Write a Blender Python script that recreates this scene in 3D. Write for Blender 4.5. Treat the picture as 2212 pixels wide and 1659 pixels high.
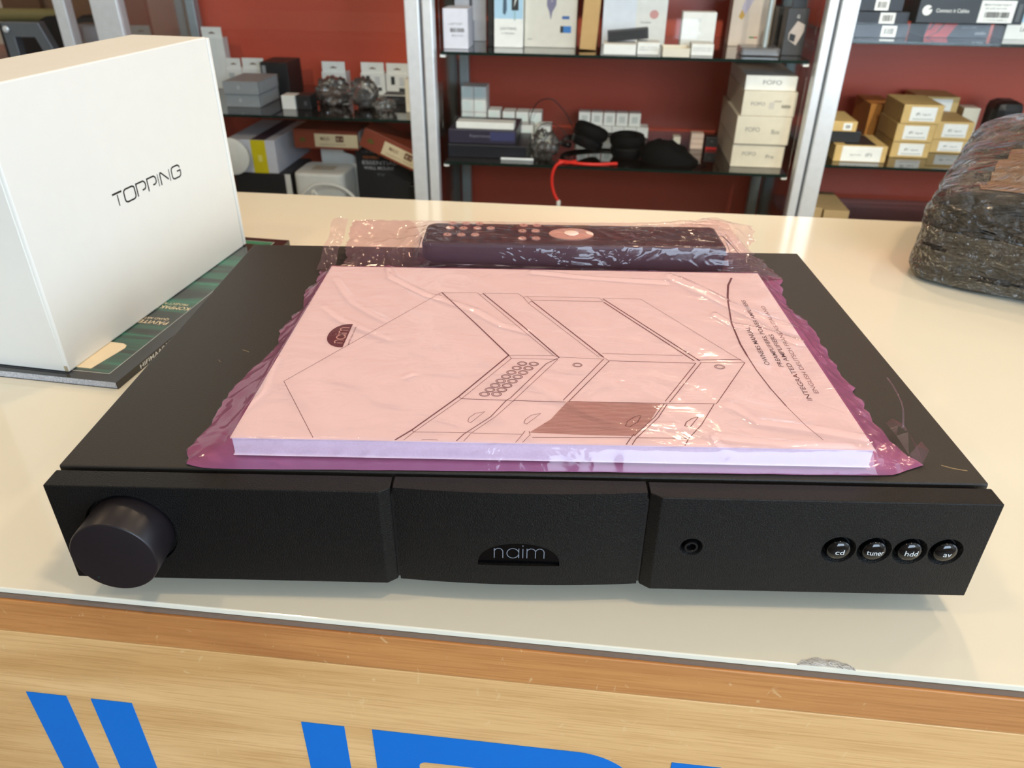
import bpy, bmesh, math, random
from mathutils import Vector, Matrix, noise
import numpy as np
random.seed(7)
for o in list(bpy.data.objects): bpy.data.objects.remove(o)
scene = bpy.context.scene
COL = scene.collection
PI = math.pi

# ---------------------------------------------------------------- camera
cam_d = bpy.data.cameras.new('camera'); cam = bpy.data.objects.new('camera', cam_d); COL.objects.link(cam)
cam_d.sensor_width = 36.0; cam_d.lens = 1626.0/2212*36.0; cam_d.clip_start = .01; cam_d.clip_end = 60
R_ = Vector((0.9937, 0.1118, 0.0094)); D_ = Vector((0.0656, -0.5106, -0.8573)); F_ = Vector((-0.0911, 0.8525, -0.5147))
cam.matrix_world = Matrix(((R_.x, -D_.x, -F_.x, 0.024), (R_.y, -D_.y, -F_.y, -0.2629), (R_.z, -D_.z, -F_.z, 0.2865), (0, 0, 0, 1)))
cam_d.dof.use_dof = True; cam_d.dof.focus_distance = .40; cam_d.dof.aperture_fstop = 15.0
scene.camera = cam

# ---------------------------------------------------------------- colour management, world
scene.view_settings.view_transform = 'Standard'; scene.view_settings.look = 'None'
scene.view_settings.exposure = 0.13; scene.view_settings.gamma = 1.0; scene.view_settings.use_curve_mapping = False
w = bpy.data.worlds.new('world'); scene.world = w; w.use_nodes = True
w.node_tree.nodes['Background'].inputs[0].default_value = (.75, .87, 1, 1)
w.node_tree.nodes['Background'].inputs[1].default_value = .5

def area(name, loc, rot, sx, sy, power, col, shape='RECTANGLE'):
    l = bpy.data.lights.new(name, 'AREA'); l.shape = shape; l.size = sx; l.size_y = sy; l.energy = power; l.color = col
    o = bpy.data.objects.new(name, l); COL.objects.link(o); o.location = loc; o.rotation_euler = rot
    return o
COOL = (.65, .81, 1.0); WARM = (1.0, .725, .45)
# daylight entering by the shop windows (right side wall and the wall behind the photographer)
area('daylight_side_window', (2.93, .1, .75), (0, math.radians(90), 0), 1.5, 2.4, 30, COOL)
area('daylight_street_window', (1.7, -2.93, .75), (math.radians(90), 0, 0), 2.3, 1.5, 125, COOL)
# ceiling lamps: the warm spots, each inside its own fixture (built below)
LAMPS = [(.62, -.25, 7.5), (-.75, -.2, 3.5), (.35, 1.25, 7.5), (-.75, 1.25, 5.5), (1.45, 1.1, 7), (1.9, -.3, 4), (-1.9, .5, 5), (.42, 2.28, 5), (1.35, 2.28, 5)]
CEIL = 1.85
for i, (x, y, p) in enumerate(LAMPS):
    area('ceiling_lamp_light', (x, y, CEIL-.035), (0, 0, 0), .13, .13, p, WARM, 'DISK')

# neutral ceiling spots, unseen, added to brighten the display cabinets
SPOTS = [(-.82, -1.5), (.08, -1.5), (.98, -1.5)]
for i, (x, y) in enumerate(SPOTS):
    l = bpy.data.lights.new('added_spot_light', 'SPOT'); l.energy = (60, 215, 200)[i]; l.color = (1.0, .90, .76); l.spot_size = math.radians(24); l.spot_blend = .6; l.shadow_soft_size = .035
    o = bpy.data.objects.new('added_spot_light', l); COL.objects.link(o); o.location = (x, y, 1.70)
    o.rotation_euler = (Vector((x*1.0, 1.62, .0))-Vector((x, y, 1.70))).to_track_quat('-Z', 'Y').to_euler()

# ---------------------------------------------------------------- helpers
def s2l(c):
    c = c/255.0
    return c/12.92 if c <= .04045 else ((c+.055)/1.055)**2.4
def rgb(t): return (s2l(t[0]), s2l(t[1]), s2l(t[2]), 1)
MATS = {}
def mat(name, col, rough=.5, metal=0, var=.04, scale=60, bump=0.0, bscale=400, coat=0, spec=.5, alpha=1, trans=0, ior=1.45, sheen=0):
    k = name
    if k in MATS: return MATS[k]
    m = bpy.data.materials.new(name); m.use_nodes = True; nt = m.node_tree; b = nt.nodes['Principled BSDF']
    c = rgb(col)
    tc = nt.nodes.new('ShaderNodeTexCoord')
    n = nt.nodes.new('ShaderNodeTexNoise'); n.inputs['Scale'].default_value = scale; n.inputs['Detail'].default_value = 4
    nt.links.new(tc.outputs['Object'], n.inputs['Vector'])
    r = nt.nodes.new('ShaderNodeValToRGB')
    r.color_ramp.elements[0].position = .3; r.color_ramp.elements[1].position = .7
    r.color_ramp.elements[0].color = tuple(v*(1-var) for v in c[:3])+(1,); r.color_ramp.elements[1].color = tuple(min(1, v*(1+var)) for v in c[:3])+(1,)
    nt.links.new(n.outputs['Fac'], r.inputs['Fac']); nt.links.new(r.outputs['Color'], b.inputs['Base Color'])
    b.inputs['Roughness'].default_value = rough; b.inputs['Metallic'].default_value = metal
    b.inputs['Coat Weight'].default_value = coat; b.inputs['Coat Roughness'].default_value = .04
    b.inputs['Specular IOR Level'].default_value = spec; b.inputs['Transmission Weight'].default_value = trans; b.inputs['IOR'].default_value = ior
    if bump:
        n2 = nt.nodes.new('ShaderNodeTexNoise'); n2.inputs['Scale'].default_value = bscale; n2.inputs['Detail'].default_value = 3
        nt.links.new(tc.outputs['Object'], n2.inputs['Vector'])
        bp = nt.nodes.new('ShaderNodeBump'); bp.inputs['Strength'].default_value = bump; bp.inputs['Distance'].default_value = .0006
        nt.links.new(n2.outputs['Fac'], bp.inputs['Height']); nt.links.new(bp.outputs['Normal'], b.inputs['Normal'])
    MATS[k] = m
    return m
def C(col, rough=.5, **kw):
    return mat('paint_%d_%d_%d_%d' % (col[0], col[1], col[2], int(rough*100)), col, rough, **kw)

def mesh(name, verts, faces, m, parent=None, smooth=False, bevel=0, seg=2, xf=None):
    me = bpy.data.meshes.new(name); me.from_pydata([tuple(v) for v in verts], [], [tuple(f) for f in faces])
    bm = bmesh.new(); bm.from_mesh(me); bmesh.ops.recalc_face_normals(bm, faces=bm.faces)
    if bevel: bmesh.ops.bevel(bm, geom=list(bm.edges), offset=bevel, segments=seg, affect='EDGES', profile=.5)
    if smooth:
        for f in bm.faces: f.smooth = True
    bm.to_mesh(me); bm.free()
    if xf is not None: me.transform(xf)
    me.materials.append(m)
    o = bpy.data.objects.new(name, me); COL.objects.link(o)
    if parent is not None: o.parent = parent
    return o
def boxg(x0, x1, y0, y1, z0, z1):
    v = [(x, y, z) for x in (x0, x1) for y in (y0, y1) for z in (z0, z1)]
    return v, [(0, 1, 3, 2), (4, 6, 7, 5), (0, 4, 5, 1), (2, 3, 7, 6), (0, 2, 6, 4), (1, 5, 7, 3)]
def box(name, x0, x1, y0, y1, z0, z1, m, parent=None, bevel=0, seg=2, xf=None):
    v, f = boxg(x0, x1, y0, y1, z0, z1)
    return mesh(name, v, f, m, parent, False, bevel, seg, xf)
def prism(name, pts, a0, a1, m, parent=None, axis='z', bevel=0, smooth=False, xf=None):
    """polygon pts extruded along axis; z: pts=(x,y); y: pts=(x,z); x: pts=(y,z)"""
    n = len(pts)
    def P(p, a): return (p[0], p[1], a) if axis == 'z' else ((p[0], a, p[1]) if axis == 'y' else (a, p[0], p[1]))
    v = [P(p, a0) for p in pts]+[P(p, a1) for p in pts]
    f = [tuple(range(n)), tuple(range(2*n-1, n-1, -1))]+[(i, (i+1) % n, n+(i+1) % n, n+i) for i in range(n)]
    return mesh(name, v, f, m, parent, smooth, bevel, 2, xf)
def lathe(name, prof, m, parent=None, n=64, axis='z', c=(0, 0, 0), smooth=True, xf=None, caps=True):
    """prof list of (r,h); revolve about axis through c"""
    v = []; f = []
    for r, h in prof:
        for i in range(n):
            a = 2*PI*i/n; u, w_ = r*math.cos(a), r*math.sin(a)
            v.append((c[0]+u, c[1]+w_, c[2]+h) if axis == 'z' else (c[0]+u, c[1]+h, c[2]+w_))
    for k in range(len(prof)-1):
        for i in range(n):
            j = (i+1) % n; f.append((k*n+i, k*n+j, (k+1)*n+j, (k+1)*n+i))
    if caps: f.append(tuple(range(n))); f.append(tuple((len(prof)-1)*n+i for i in range(n)))
    o = mesh(name, v, f, m, parent, smooth, 0, 2, xf)
    if smooth: sharpen(o)
    return o
def sharpen(o, ang=35):
    bm = bmesh.new(); bm.from_mesh(o.data)
    for e in bm.edges:
        if len(e.link_faces) == 2 and e.calc_face_angle(0) > math.radians(ang): e.smooth = False
    bm.to_mesh(o.data); bm.free()
def spline(pts, n=8):
    P = [Vector(p) for p in pts]; out = []
    for i in range(len(P)-1):
        p0 = P[max(i-1, 0)]; p1 = P[i]; p2 = P[i+1]; p3 = P[min(i+2, len(P)-1)]
        for k in range(n):
            t = k/n
            out.append(.5*((2*p1)+(-p0+p2)*t+(2*p0-5*p1+4*p2-p3)*t*t+(-p0+3*p1-3*p2+p3)*t**3))
    out.append(P[-1]); return out
def tube(name, pts, r, m, parent=None, n=10, sm=8):
    P = spline(pts, sm) if sm else [Vector(p) for p in pts]
    v = []; f = []
    up = Vector((.13, .21, .97))
    for i, p in enumerate(P):
        t = (P[min(i+1, len(P)-1)]-P[max(i-1, 0)]).normalized()
        a = t.cross(up).normalized(); b = t.cross(a)
        for k in range(n):
            th = 2*PI*k/n; v.append(p+a*r*math.cos(th)+b*r*math.sin(th))
    for i in range(len(P)-1):
        for k in range(n):
            j = (k+1) % n; f.append((i*n+k, i*n+j, (i+1)*n+j, (i+1)*n+k))
    f.append(tuple(range(n))); f.append(tuple((len(P)-1)*n+k for k in range(n)))
    return mesh(name, v, f, m, parent, True)
def ribbon_geo(polys):
    """polys: list of (width, [(x,y)..]) -> flat 2D quads with mitred joints"""
    V = []; Fc = []
    for w_, P in polys:
        P = [Vector((p[0], p[1])) for p in P]; closed = (P[0]-P[-1]).length < 1e-6 and len(P) > 3
        n = len(P); base = len(V)
        for i in range(n):
            a = P[i-1] if i > 0 else (P[-2] if closed else None)
            c_ = P[i+1] if i < n-1 else (P[1] if closed else None)
            d1 = (P[i]-a).normalized() if a is not None else None
            d2 = (c_-P[i]).normalized() if c_ is not None else None
            if d1 is None: d1 = d2
            if d2 is None: d2 = d1
            n1 = Vector((-d1.y, d1.x)); n2 = Vector((-d2.y, d2.x)); nn = n1+n2
            if nn.length < 1e-6: nn = n1
            nn.normalize(); s = 1/max(.45, nn.dot(n1))
            V.append(P[i]+nn*w_/2*s); V.append(P[i]-nn*w_/2*s)
        for i in range(n-1):
            b = base+2*i; Fc.append((b, b+1, b+3, b+2))
    return [(v.x, v.y, 0) for v in V], Fc
def flat(name, V, Fc, m, xf, parent=None):
    return mesh(name, V, Fc, m, parent, False, 0, 2, xf)
def frame(o, x, y):
    """matrix taking 2D art (x,y,0) onto a plane at o spanned by x,y"""
    x = Vector(x); y = Vector(y); z = x.cross(y)
    return Matrix(((x.x, y.x, z.x, o[0]), (x.y, y.y, z.y, o[1]), (x.z, y.z, z.z, o[2]), (0, 0, 0, 1)))
def text_geo(s, h, width=None, bold=0, align='L', spacing=1.0):
    cu = bpy.data.curves.new('tmp', 'FONT'); cu.body = s; cu.size = 1; cu.offset = bold; cu.space_character = spacing
    o = bpy.data.objects.new('tmp', cu); COL.objects.link(o)
    me = bpy.data.meshes.new_from_object(o)
    V = [list(v.co) for v in me.vertices]; Fc = [tuple(p.vertices) for p in me.polygons]
    bpy.data.objects.remove(o); bpy.data.curves.remove(cu); bpy.data.meshes.remove(me)
    if not V: return [], []
    mx = max(v[0] for v in V); mn = min(v[0] for v in V)
    sy = h/.72
    sx = sy if width is None else width/(mx-mn)
    off = 0 if align == 'L' else (-(mx-mn)/2 if align == 'C' else -(mx-mn))
    return [((v[0]-mn+off)*sx, v[1]*sy, 0) for v in V], Fc
def thing(name, label, cat, loc=(0, 0, 0), rz=0, group=None):
    o = bpy.data.objects.new(name, None); COL.objects.link(o); o.empty_display_size = .02
    o.location = loc; o.rotation_euler = (0, 0, rz); return tag(o, label, cat, group)
def tag(o, label, cat, group=None):
    o['label'] = label; o['category'] = cat
    if group: o['group'] = group
    return o
def struct(o, label=None):
    o['kind'] = 'structure'
    if label: o['label'] = label
    return o
def boolean(o, cutters, op='DIFFERENCE'):
    for c in cutters:
        md = o.modifiers.new('b', 'BOOLEAN'); md.operation = op; md.object = c; md.solver = 'EXACT'
    dg = bpy.context.evaluated_depsgraph_get(); dg.update()
    me = bpy.data.meshes.new_from_object(o.evaluated_get(dg))
    o.modifiers.clear(); o.data = me
    for c in cutters: bpy.data.objects.remove(c)
    return o

# ---------------------------------------------------------------- shared materials
def wood_mat(name, c1, c2, scale=1.0):
    m = bpy.data.materials.new(name); m.use_nodes = True; nt = m.node_tree; b = nt.nodes['Principled BSDF']; L = nt.links.new
    tc = nt.nodes.new('ShaderNodeTexCoord'); mp = nt.nodes.new('ShaderNodeMapping'); L(tc.outputs['Object'], mp.inputs['Vector'])
    mp.inputs['Scale'].default_value = (1.6*scale, 10, 15*scale)
    n1 = nt.nodes.new('ShaderNodeTexNoise'); n1.inputs['Scale'].default_value = 2.2; n1.inputs['Detail'].default_value = 5; n1.inputs['Distortion'].default_value = .9
    L(mp.outputs[0], n1.inputs['Vector'])
    mp2 = nt.nodes.new('ShaderNodeMapping'); mp2.inputs['Scale'].default_value = (14, 60, 420); L(tc.outputs['Object'], mp2.inputs['Vector'])
    n2 = nt.nodes.new('ShaderNodeTexNoise'); n2.inputs['Scale'].default_value = 2.0; n2.inputs['Detail'].default_value = 6; L(mp2.outputs[0], n2.inputs['Vector'])
    r1 = nt.nodes.new('ShaderNodeValToRGB'); e = r1.color_ramp.elements; e[0].position = .32; e[1].position = .68; e[0].color = rgb(c1); e[1].color = rgb(c2)
    L(n1.outputs['Fac'], r1.inputs['Fac'])
    r2 = nt.nodes.new('ShaderNodeValToRGB'); e = r2.color_ramp.elements; e[0].position = .30; e[1].position = .55; e[0].color = (.72, .62, .50, 1); e[1].color = (1, 1, 1, 1)
    L(n2.outputs['Fac'], r2.inputs['Fac'])
    mx = nt.nodes.new('ShaderNodeMix'); mx.data_type = 'RGBA'; mx.blend_type = 'MULTIPLY'; mx.inputs[0].default_value = .55
    L(r1.outputs[0], mx.inputs[6]); L(r2.outputs[0], mx.inputs[7])
    # pale scratches
    mp3 = nt.nodes.new('ShaderNodeMapping'); mp3.inputs['Scale'].default_value = (60, 60, 35); mp3.inputs['Rotation'].default_value = (0, .6, 0); L(tc.outputs['Object'], mp3.inputs['Vector'])
    vo = nt.nodes.new('ShaderNodeTexNoise'); vo.inputs['Scale'].default_value = 1.3; vo.inputs['Detail'].default_value = 8; vo.inputs['Distortion'].default_value = 3; L(mp3.outputs[0], vo.inputs['Vector'])
    r3 = nt.nodes.new('ShaderNodeValToRGB'); e = r3.color_ramp.elements; e[0].position = .66; e[1].position = .72; e[0].color = (0, 0, 0, 1); e[1].color = (.35, .35, .35, 1)
    L(vo.outputs['Fac'], r3.inputs['Fac'])
    mx2 = nt.nodes.new('ShaderNodeMix'); mx2.data_type = 'RGBA'; mx2.inputs[7].default_value = rgb((236, 205, 150)); L(r3.outputs[0], mx2.inputs[0]); L(mx.outputs[2], mx2.inputs[6])
    L(mx2.outputs[2], b.inputs['Base Color']); b.inputs['Roughness'].default_value = .42; b.inputs['Coat Weight'].default_value = .15; b.inputs['Coat Roughness'].default_value = .25
    bp = nt.nodes.new('ShaderNodeBump'); bp.inputs['Strength'].default_value = .25; bp.inputs['Distance'].default_value = .0004; L(n2.outputs['Fac'], bp.inputs['Height']); L(bp.outputs[0], b.inputs['Normal'])
    return m
def film_mat(name, tint, body, haze, rough=.09, bump=.35, bscale=45, stretch=(1, 1, 1), gloss=1.0, dist=.004):
    """thin plastic film: tinted see-through, a little milky, glossy"""
    m = bpy.data.materials.new(name); m.use_nodes = True; nt = m.node_tree; L = nt.links.new
    nt.nodes.remove(nt.nodes['Principled BSDF']); out = nt.nodes['Material Output']
    tc = nt.nodes.new('ShaderNodeTexCoord'); mp = nt.nodes.new('ShaderNodeMapping'); mp.inputs['Scale'].default_value = stretch; L(tc.outputs['Object'], mp.inputs['Vector'])
    n1 = nt.nodes.new('ShaderNodeTexNoise'); n1.inputs['Scale'].default_value = bscale; n1.inputs['Detail'].default_value = 3; n1.inputs['Distortion'].default_value = 1.4; L(mp.outputs[0], n1.inputs['Vector'])
    bp = nt.nodes.new('ShaderNodeBump'); bp.inputs['Strength'].default_value = bump; bp.inputs['Distance'].default_value = dist; L(n1.outputs['Fac'], bp.inputs['Height'])
    tr = nt.nodes.new('ShaderNodeBsdfTransparent'); tr.inputs[0].default_value = (*tint, 1)
    df = nt.nodes.new('ShaderNodeBsdfDiffuse'); df.inputs[0].default_value = (*body, 1)
    tl = nt.nodes.new('ShaderNodeBsdfTranslucent'); tl.inputs[0].default_value = (*body, 1)
    a = nt.nodes.new('ShaderNodeMixShader'); a.inputs[0].default_value = .4; L(df.outputs[0], a.inputs[1]); L(tl.outputs[0], a.inputs[2])
    b = nt.nodes.new('ShaderNodeMixShader'); b.inputs[0].default_value = haze; L(tr.outputs[0], b.inputs[1]); L(a.outputs[0], b.inputs[2])
    gl = nt.nodes.new('ShaderNodeBsdfGlossy'); gl.inputs['Roughness'].default_value = rough; L(bp.outputs[0], gl.inputs['Normal'])
    fr = nt.nodes.new('ShaderNodeFresnel'); fr.inputs[0].default_value = 1.5; L(bp.outputs[0], fr.inputs['Normal'])
    mu = nt.nodes.new('ShaderNodeMath'); mu.operation = 'MULTIPLY'; mu.inputs[1].default_value = gloss; L(fr.outputs[0], mu.inputs[0])
    c = nt.nodes.new('ShaderNodeMixShader'); L(mu.outputs[0], c.inputs[0]); L(b.outputs[0], c.inputs[1]); L(gl.outputs[0], c.inputs[2])
    L(c.outputs[0], out.inputs['Surface'])
    return m
ALU = mat('brushed_aluminium', (214, 222, 226), .34, .35, bump=.1)
ALUD = mat('dull_aluminium', (176, 184, 184), .4, .3, bump=.1)
STEELG = mat('grey_metal', (110, 118, 124), .45, .6)
BLK = mat('black_plastic', (18, 18, 19), .4)
BLKC = mat('black_card', (34, 35, 38), .45)
WHT = mat('white_card', (236, 236, 230), .5, bump=.05)
CRM = mat('cream_card', (226, 218, 198), .5, bump=.05)
KRAFT = mat('kraft_card', (205, 172, 110), .6, var=.08)
GREY = mat('grey_card', (150, 156, 160), .5)
TEXTD = mat('dark_print', (45, 42, 42), .5)
TEXTG = mat('grey_print', (120, 120, 118), .5)
TEXTW = mat('white_print', (230, 230, 225), .5)
RED = mat('red_lacquer_panel', (206, 90, 68), .30, var=.05, scale=3)
SMOKED = film_mat('smoked_glass', (.80, .75, .71), (.10, .06, .05), .10, .03, 0, gloss=1.5)
CLEARG = film_mat('clear_glass', (.985, .995, .99), (.5, .5, .5), .0, .01, 0, gloss=.38)
GEDGE = mat('glass_edge', (14, 34, 30), .15)

# ---------------------------------------------------------------- room
wallm = mat('wall_paint', (208, 198, 184), .8, var=.03, scale=4)
ceilm = mat('ceiling_paint', (214, 208, 194), .85, scale=5)
floorm = mat('floor_vinyl', (120, 104, 88), .5, var=.12, scale=3)
FZ = -.95
struct(box('floor', -3, 3, -3, 2.6, FZ-.05, FZ, floorm))
struct(box('ceiling', -3, 3, -3, 2.6, CEIL, CEIL+.05, ceilm))
struct(box('wall_back', -3, 3, 2.55, 2.6, FZ, CEIL, wallm))
struct(box('wall_left', -3.05, -3, -3, 2.6, FZ, CEIL, wallm))
def wall_with_hole(name, axis, at, th, a0, a1, h0, h1, z0, z1):
    V = []; Fc = []
    for (p, q, r, s) in ((a0, h0, FZ, CEIL), (h1, a1, FZ, CEIL), (h0, h1, FZ, z0), (h0, h1, z1, CEIL)):
        v, f = boxg(p, q, at, at+th, r, s) if axis == 'x' else boxg(at, at+th, p, q, r, s)
        b = len(V); V += v; Fc += [tuple(i+b for i in t) for t in f]
    return struct(mesh(name, V, Fc, wallm))
wall_with_hole('wall_right', 'y', 3.0, .05, -3, 2.6, -1.15, 1.35, -.02, 1.52)
wall_with_hole('wall_front', 'x', -3.05, .05, -3, 3, .5, 2.9, -.02, 1.52)
fr = mat('window_frame_paint', (225, 226, 224), .4)
def window(name, axis, at, h0, h1, z0, z1):
    t = bpy.data.objects.new(name, None); COL.objects.link(t); struct(t)
    def bar(n, a0, a1, za, zb):
        if axis == 'x': box(n, a0, a1, at-.03, at+.03, za, zb, fr, t, .004)
        else: box(n, at-.03, at+.03, a0, a1, za, zb, fr, t, .004)
    bar('window_frame', h0, h1, z0-.0, z0+.05); bar('window_frame', h0, h1, z1-.05, z1)
    bar('window_frame', h0, h0+.05, z0, z1); bar('window_frame', h1-.05, h1, z0, z1)
    m_ = (h0+h1)/2; bar('mullion', m_-.025, m_+.025, z0, z1)
    if axis == 'x': box('window_pane', h0, h1, at-.004, at+.004, z0, z1, CLEARG, t)
    else: box('window_pane', at-.004, at+.004, h0, h1, z0, z1, CLEARG, t)
window('window_1', 'y', 3.01, -1.15, 1.35, -.02, 1.52)
window('window_2', 'x', -3.01, .5, 2.9, -.02, 1.52)
lm = mat('lamp_housing_paint', (225, 225, 220), .4)
for i, (x, y, p) in enumerate(LAMPS):
    t = thing('ceiling_downlight', 'round white ceiling downlight above the %s' % ['front right of the counter', 'front left of the counter', 'aisle right of centre', 'aisle left of centre', 'aisle at the right', 'far right of the room', 'far left of the room', 'middle cabinet at the back wall', 'right cabinet at the back wall'][i], 'ceiling lamp', (x, y, CEIL), 0, 'ceiling downlights')
    lathe('housing', [(.066, 0), (.09, 0), (.092, -.02), (.088, -.03), (.072, -.03), (.066, -.022), (.066, 0)], lm, t, 48, caps=False)

for i, (x, y) in enumerate(SPOTS):  # made-up fixtures that house the added cabinet spots
    t = thing('added_spotlight', 'unseen white cylindrical ceiling spotlight added to brighten the %s display cabinet' % ('left', 'middle', 'right')[i], 'spotlight', (x, y, CEIL), 0, 'added ceiling spotlights')
    R3 = (Vector((0, 3.12, -1.75))).to_track_quat('-Z', 'Y').to_matrix().to_4x4()
    lathe('spot_head', [(.052, -.012), (.056, -.012), (.056, .10), (.03, .115), (.001, .115), (.001, .10), (.050, .09)], lm, t, 40, 'z', (0, 0, 0), True, Matrix.Translation((0, 0, -.15)) @ R3, False)
    lathe('stem', [(.001, 0), (.01, 0), (.01, -.07), (.001, -.07)], lm, t, 20)

ART=[(3,[[-541,1930],[-1258,754],[-977,245]]),(3,[[-541,1930],[-303,1932],[-285,1896],[176,1087]]),(9,[[-541,1930],[-283,1467],[-77,1083]]),(3,[[-285,1896],[-265,1926],[-33,1928],[1,1871],[22,1887],[494,1884],[518,1835]]),(9,[[-265,1919],[-13,1477],[207,1066]]),(3,[[1,1871],[34,1779],[431,1080]]),(9,[[55,1816],[457,1081]]),(3,[[22,1887],[55,1830],[34,1779]]),(5,[[55,1830],[514,1827]]),(3,[[-33,1928],[1,1871]]),(9,[[-77,1083],[-323,634],[-522,325],[-590,239]]),(3,[[-61,1046],[-307,613],[-511,306],[-549,240]]),(3,[[-323,634],[-307,613]]),(3,[[-522,325],[-511,306]]),(3,[[-77,1083],[-61,1046]]),(3,[[-77,1083],[176,1087]]),(3,[[-61,1046],[198,1045]]),(5,[[-307,613],[-77,607]]),(5,[[207,1066],[133,995],[-57,630],[-77,607],[-151,451],[-271,299],[-302,241]]),(3,[[198,1045],[-40,606],[-128,452],[-237,308],[-267,242]]),(3,[[-77,607],[-39,600]]),(3,[[-272,311],[-237,316]]),(3,[[-512,308],[-272,311]]),(3,[[-232,308],[8,306]]),(3,[[8,306],[-24,239]]),(3,[[39,333],[43,302],[8,240]]),(3,[[8,306],[19,336]]),(5,[[-40,606],[224,600]]),(3,[[176,1087],[210,1072],[445,1059]]),(5,[[485,1039],[241,608]]),(5,[[456,1060],[213,618]]),(3,[[429,1113],[485,1039]]),(3,[[452,1124],[909,1116]]),(5,[[487,1040],[965,1031]]),(9,[[518,1871],[993,1058]]),(9,[[519,1820],[962,1057]]),(3,[[521,1878],[766,1876],[1241,1046]]),(5,[[980,1068],[1229,1084]]),(5,[[989,1037],[1241,1046]]),(5,[[1241,1046],[991,610]]),(5,[[993,1032],[753,615]]),(5,[[965,1031],[733,625]]),(5,[[730,607],[991,610]]),(5,[[241,605],[730,605]]),(5,[[724,600],[660,479],[538,311]]),(5,[[738,596],[675,471],[552,300]]),(5,[[977,605],[878,417],[796,301],[766,240]]),(5,[[551,296],[795,299]]),(5,[[540,327],[517,288],[492,238]]),(5,[[550,300],[520,239]]),(5,[[54,283],[517,295]]),(3,[[-465,245],[-429,250],[-389,245]]),(15,[[1444,2256],[1391,2125],[1346,1941],[1330,1856]]),(11,[[1330,1856],[1281,1547],[1269,1273],[1274,1128]]),(7,[[1274,1128],[1284,965],[1309,771],[1342,600]]),(3,[[1342,600],[1385,430],[1431,307]]),(3,[[-182,496],[-227,480],[-256,440],[-260,407],[-246,396],[-182,496]]),(3,[[97,491],[51,474],[20,434],[14,402],[27,394],[97,491]]),(5,[[596,493],[561,478],[520,436],[506,395],[523,384],[569,430],[596,493]]),(5,[[875,485],[843,472],[808,438],[794,405],[820,397],[875,485]])]
CIRC=[[0,990,22],[64,989,22],[-30,940,22],[34,939,22],[-58,891,22],[6,891,22],[-86,844,22],[-23,844,22],[-113,797,22],[-50,798,22],[-140,751,22],[-77,752,22],[-166,706,22],[-104,708,22],[-192,662,22],[-130,664,22],[305,986,22],[1090,994,24]]
HATCH=[[236,610],[479,605],[706,600],[641,458],[538,311],[296,311],[39,321],[145,440]]
RIDGES=[[[1013,2247],[1150,2027],[1315,1796],[1467,1636],[1663,1436]],[[1197,1652],[1281,1506],[1450,1428],[1628,1274]],[[-960,2332],[-910,2153],[-769,2009],[-634,1872],[-548,1826]],[[-548,1826],[-292,1638],[-128,1450],[24,1372]],[[59,2284],[406,2210],[772,2159],[966,2135]],[[1029,2181],[1192,2029],[1321,1768],[1419,1634]],[[1419,1634],[1540,1482],[1681,1388],[1726,1156]],[[918,307],[928,231],[1025,197]],[[929,315],[1098,282],[1303,259],[1545,252]],[[601,400],[745,388]],[[1045,593],[1084,560],[1158,443],[1414,387],[1648,316]],[[-623,813],[-583,850]],[[-1409,382],[-1330,634],[-1364,988]],[[-1204,219],[-1041,138]],[[-1285,2116],[-1099,1747],[-847,1488]],[[-1259,1670],[-1101,1478],[-780,1245]]]
TXT={'A':[[1362,1025],[1391,1491]],'B':[[1413,1057],[1508,1884]],'C':[[1466,660],[1511,1177]],'D':[[1536,732],[1553,1799]]}
LOGO=[[-1053,1443],[-1056,1139],[-1142,1254],[-1154,1358],[-1025,1169],[-1012,1400],[-1115,1205],[-1068,1386]]
REM={'b':[[-576,2728,1],[-473,2732,1],[-370,2737,1],[-569,2881,1],[-467,2876,1],[-361,2881,1],[-259,2886,1],[-559,2999,1],[-455,3004,1],[-351,3009,1],[-18,2835,1],[83,2839,1],[-17,2674,1],[85,2679,1],[-9,2961,1],[95,2966,1]],'oval':[[185,2844],[518,2860],[354,2957],[340,2642]]}
# ---------------------------------------------------------------- counter
ct = thing('shop_counter', 'long shop counter with glossy cream glass top and wooden front with blue lettering', 'counter', (0, .3, -.95))
def topm():
    m = mat('back_painted_glass', (232, 227, 208), .07, var=.012, scale=2, coat=0, spec=.55)
    nt = m.node_tree; b = nt.nodes['Principled BSDF']; L = nt.links.new
    tc = nt.nodes.new('ShaderNodeTexCoord'); mp = nt.nodes.new('ShaderNodeMapping'); mp.inputs['Scale'].default_value = (9, 22, 9); mp.inputs['Rotation'].default_value = (0, 0, .7)
    n = nt.nodes.new('ShaderNodeTexNoise'); n.inputs['Scale'].default_value = 2; n.inputs['Detail'].default_value = 2; L(tc.outputs['Object'], mp.inputs[0]); L(mp.outputs[0], n.inputs[0])
    mr = nt.nodes.new('ShaderNodeMapRange'); mr.inputs[3].default_value = .05; mr.inputs[4].default_value = .12; L(n.outputs[0], mr.inputs[0]); L(mr.outputs[0], b.inputs['Roughness'])
    return m
P = lambda x, y, z: (x, y-.3, z+.95)   # counter-local
def cbox(name, x0, x1, y0, y1, z0, z1, m, par, bev=0): 
    return box(name, x0, x1, y0-.3, y1-.3, z0+.95, z1+.95, m, par, bev)
gt = cbox('glass_top', -1.5, 1.7, -.0200, .6392, -.0036, 0, topm(), ct, .0006)
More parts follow.
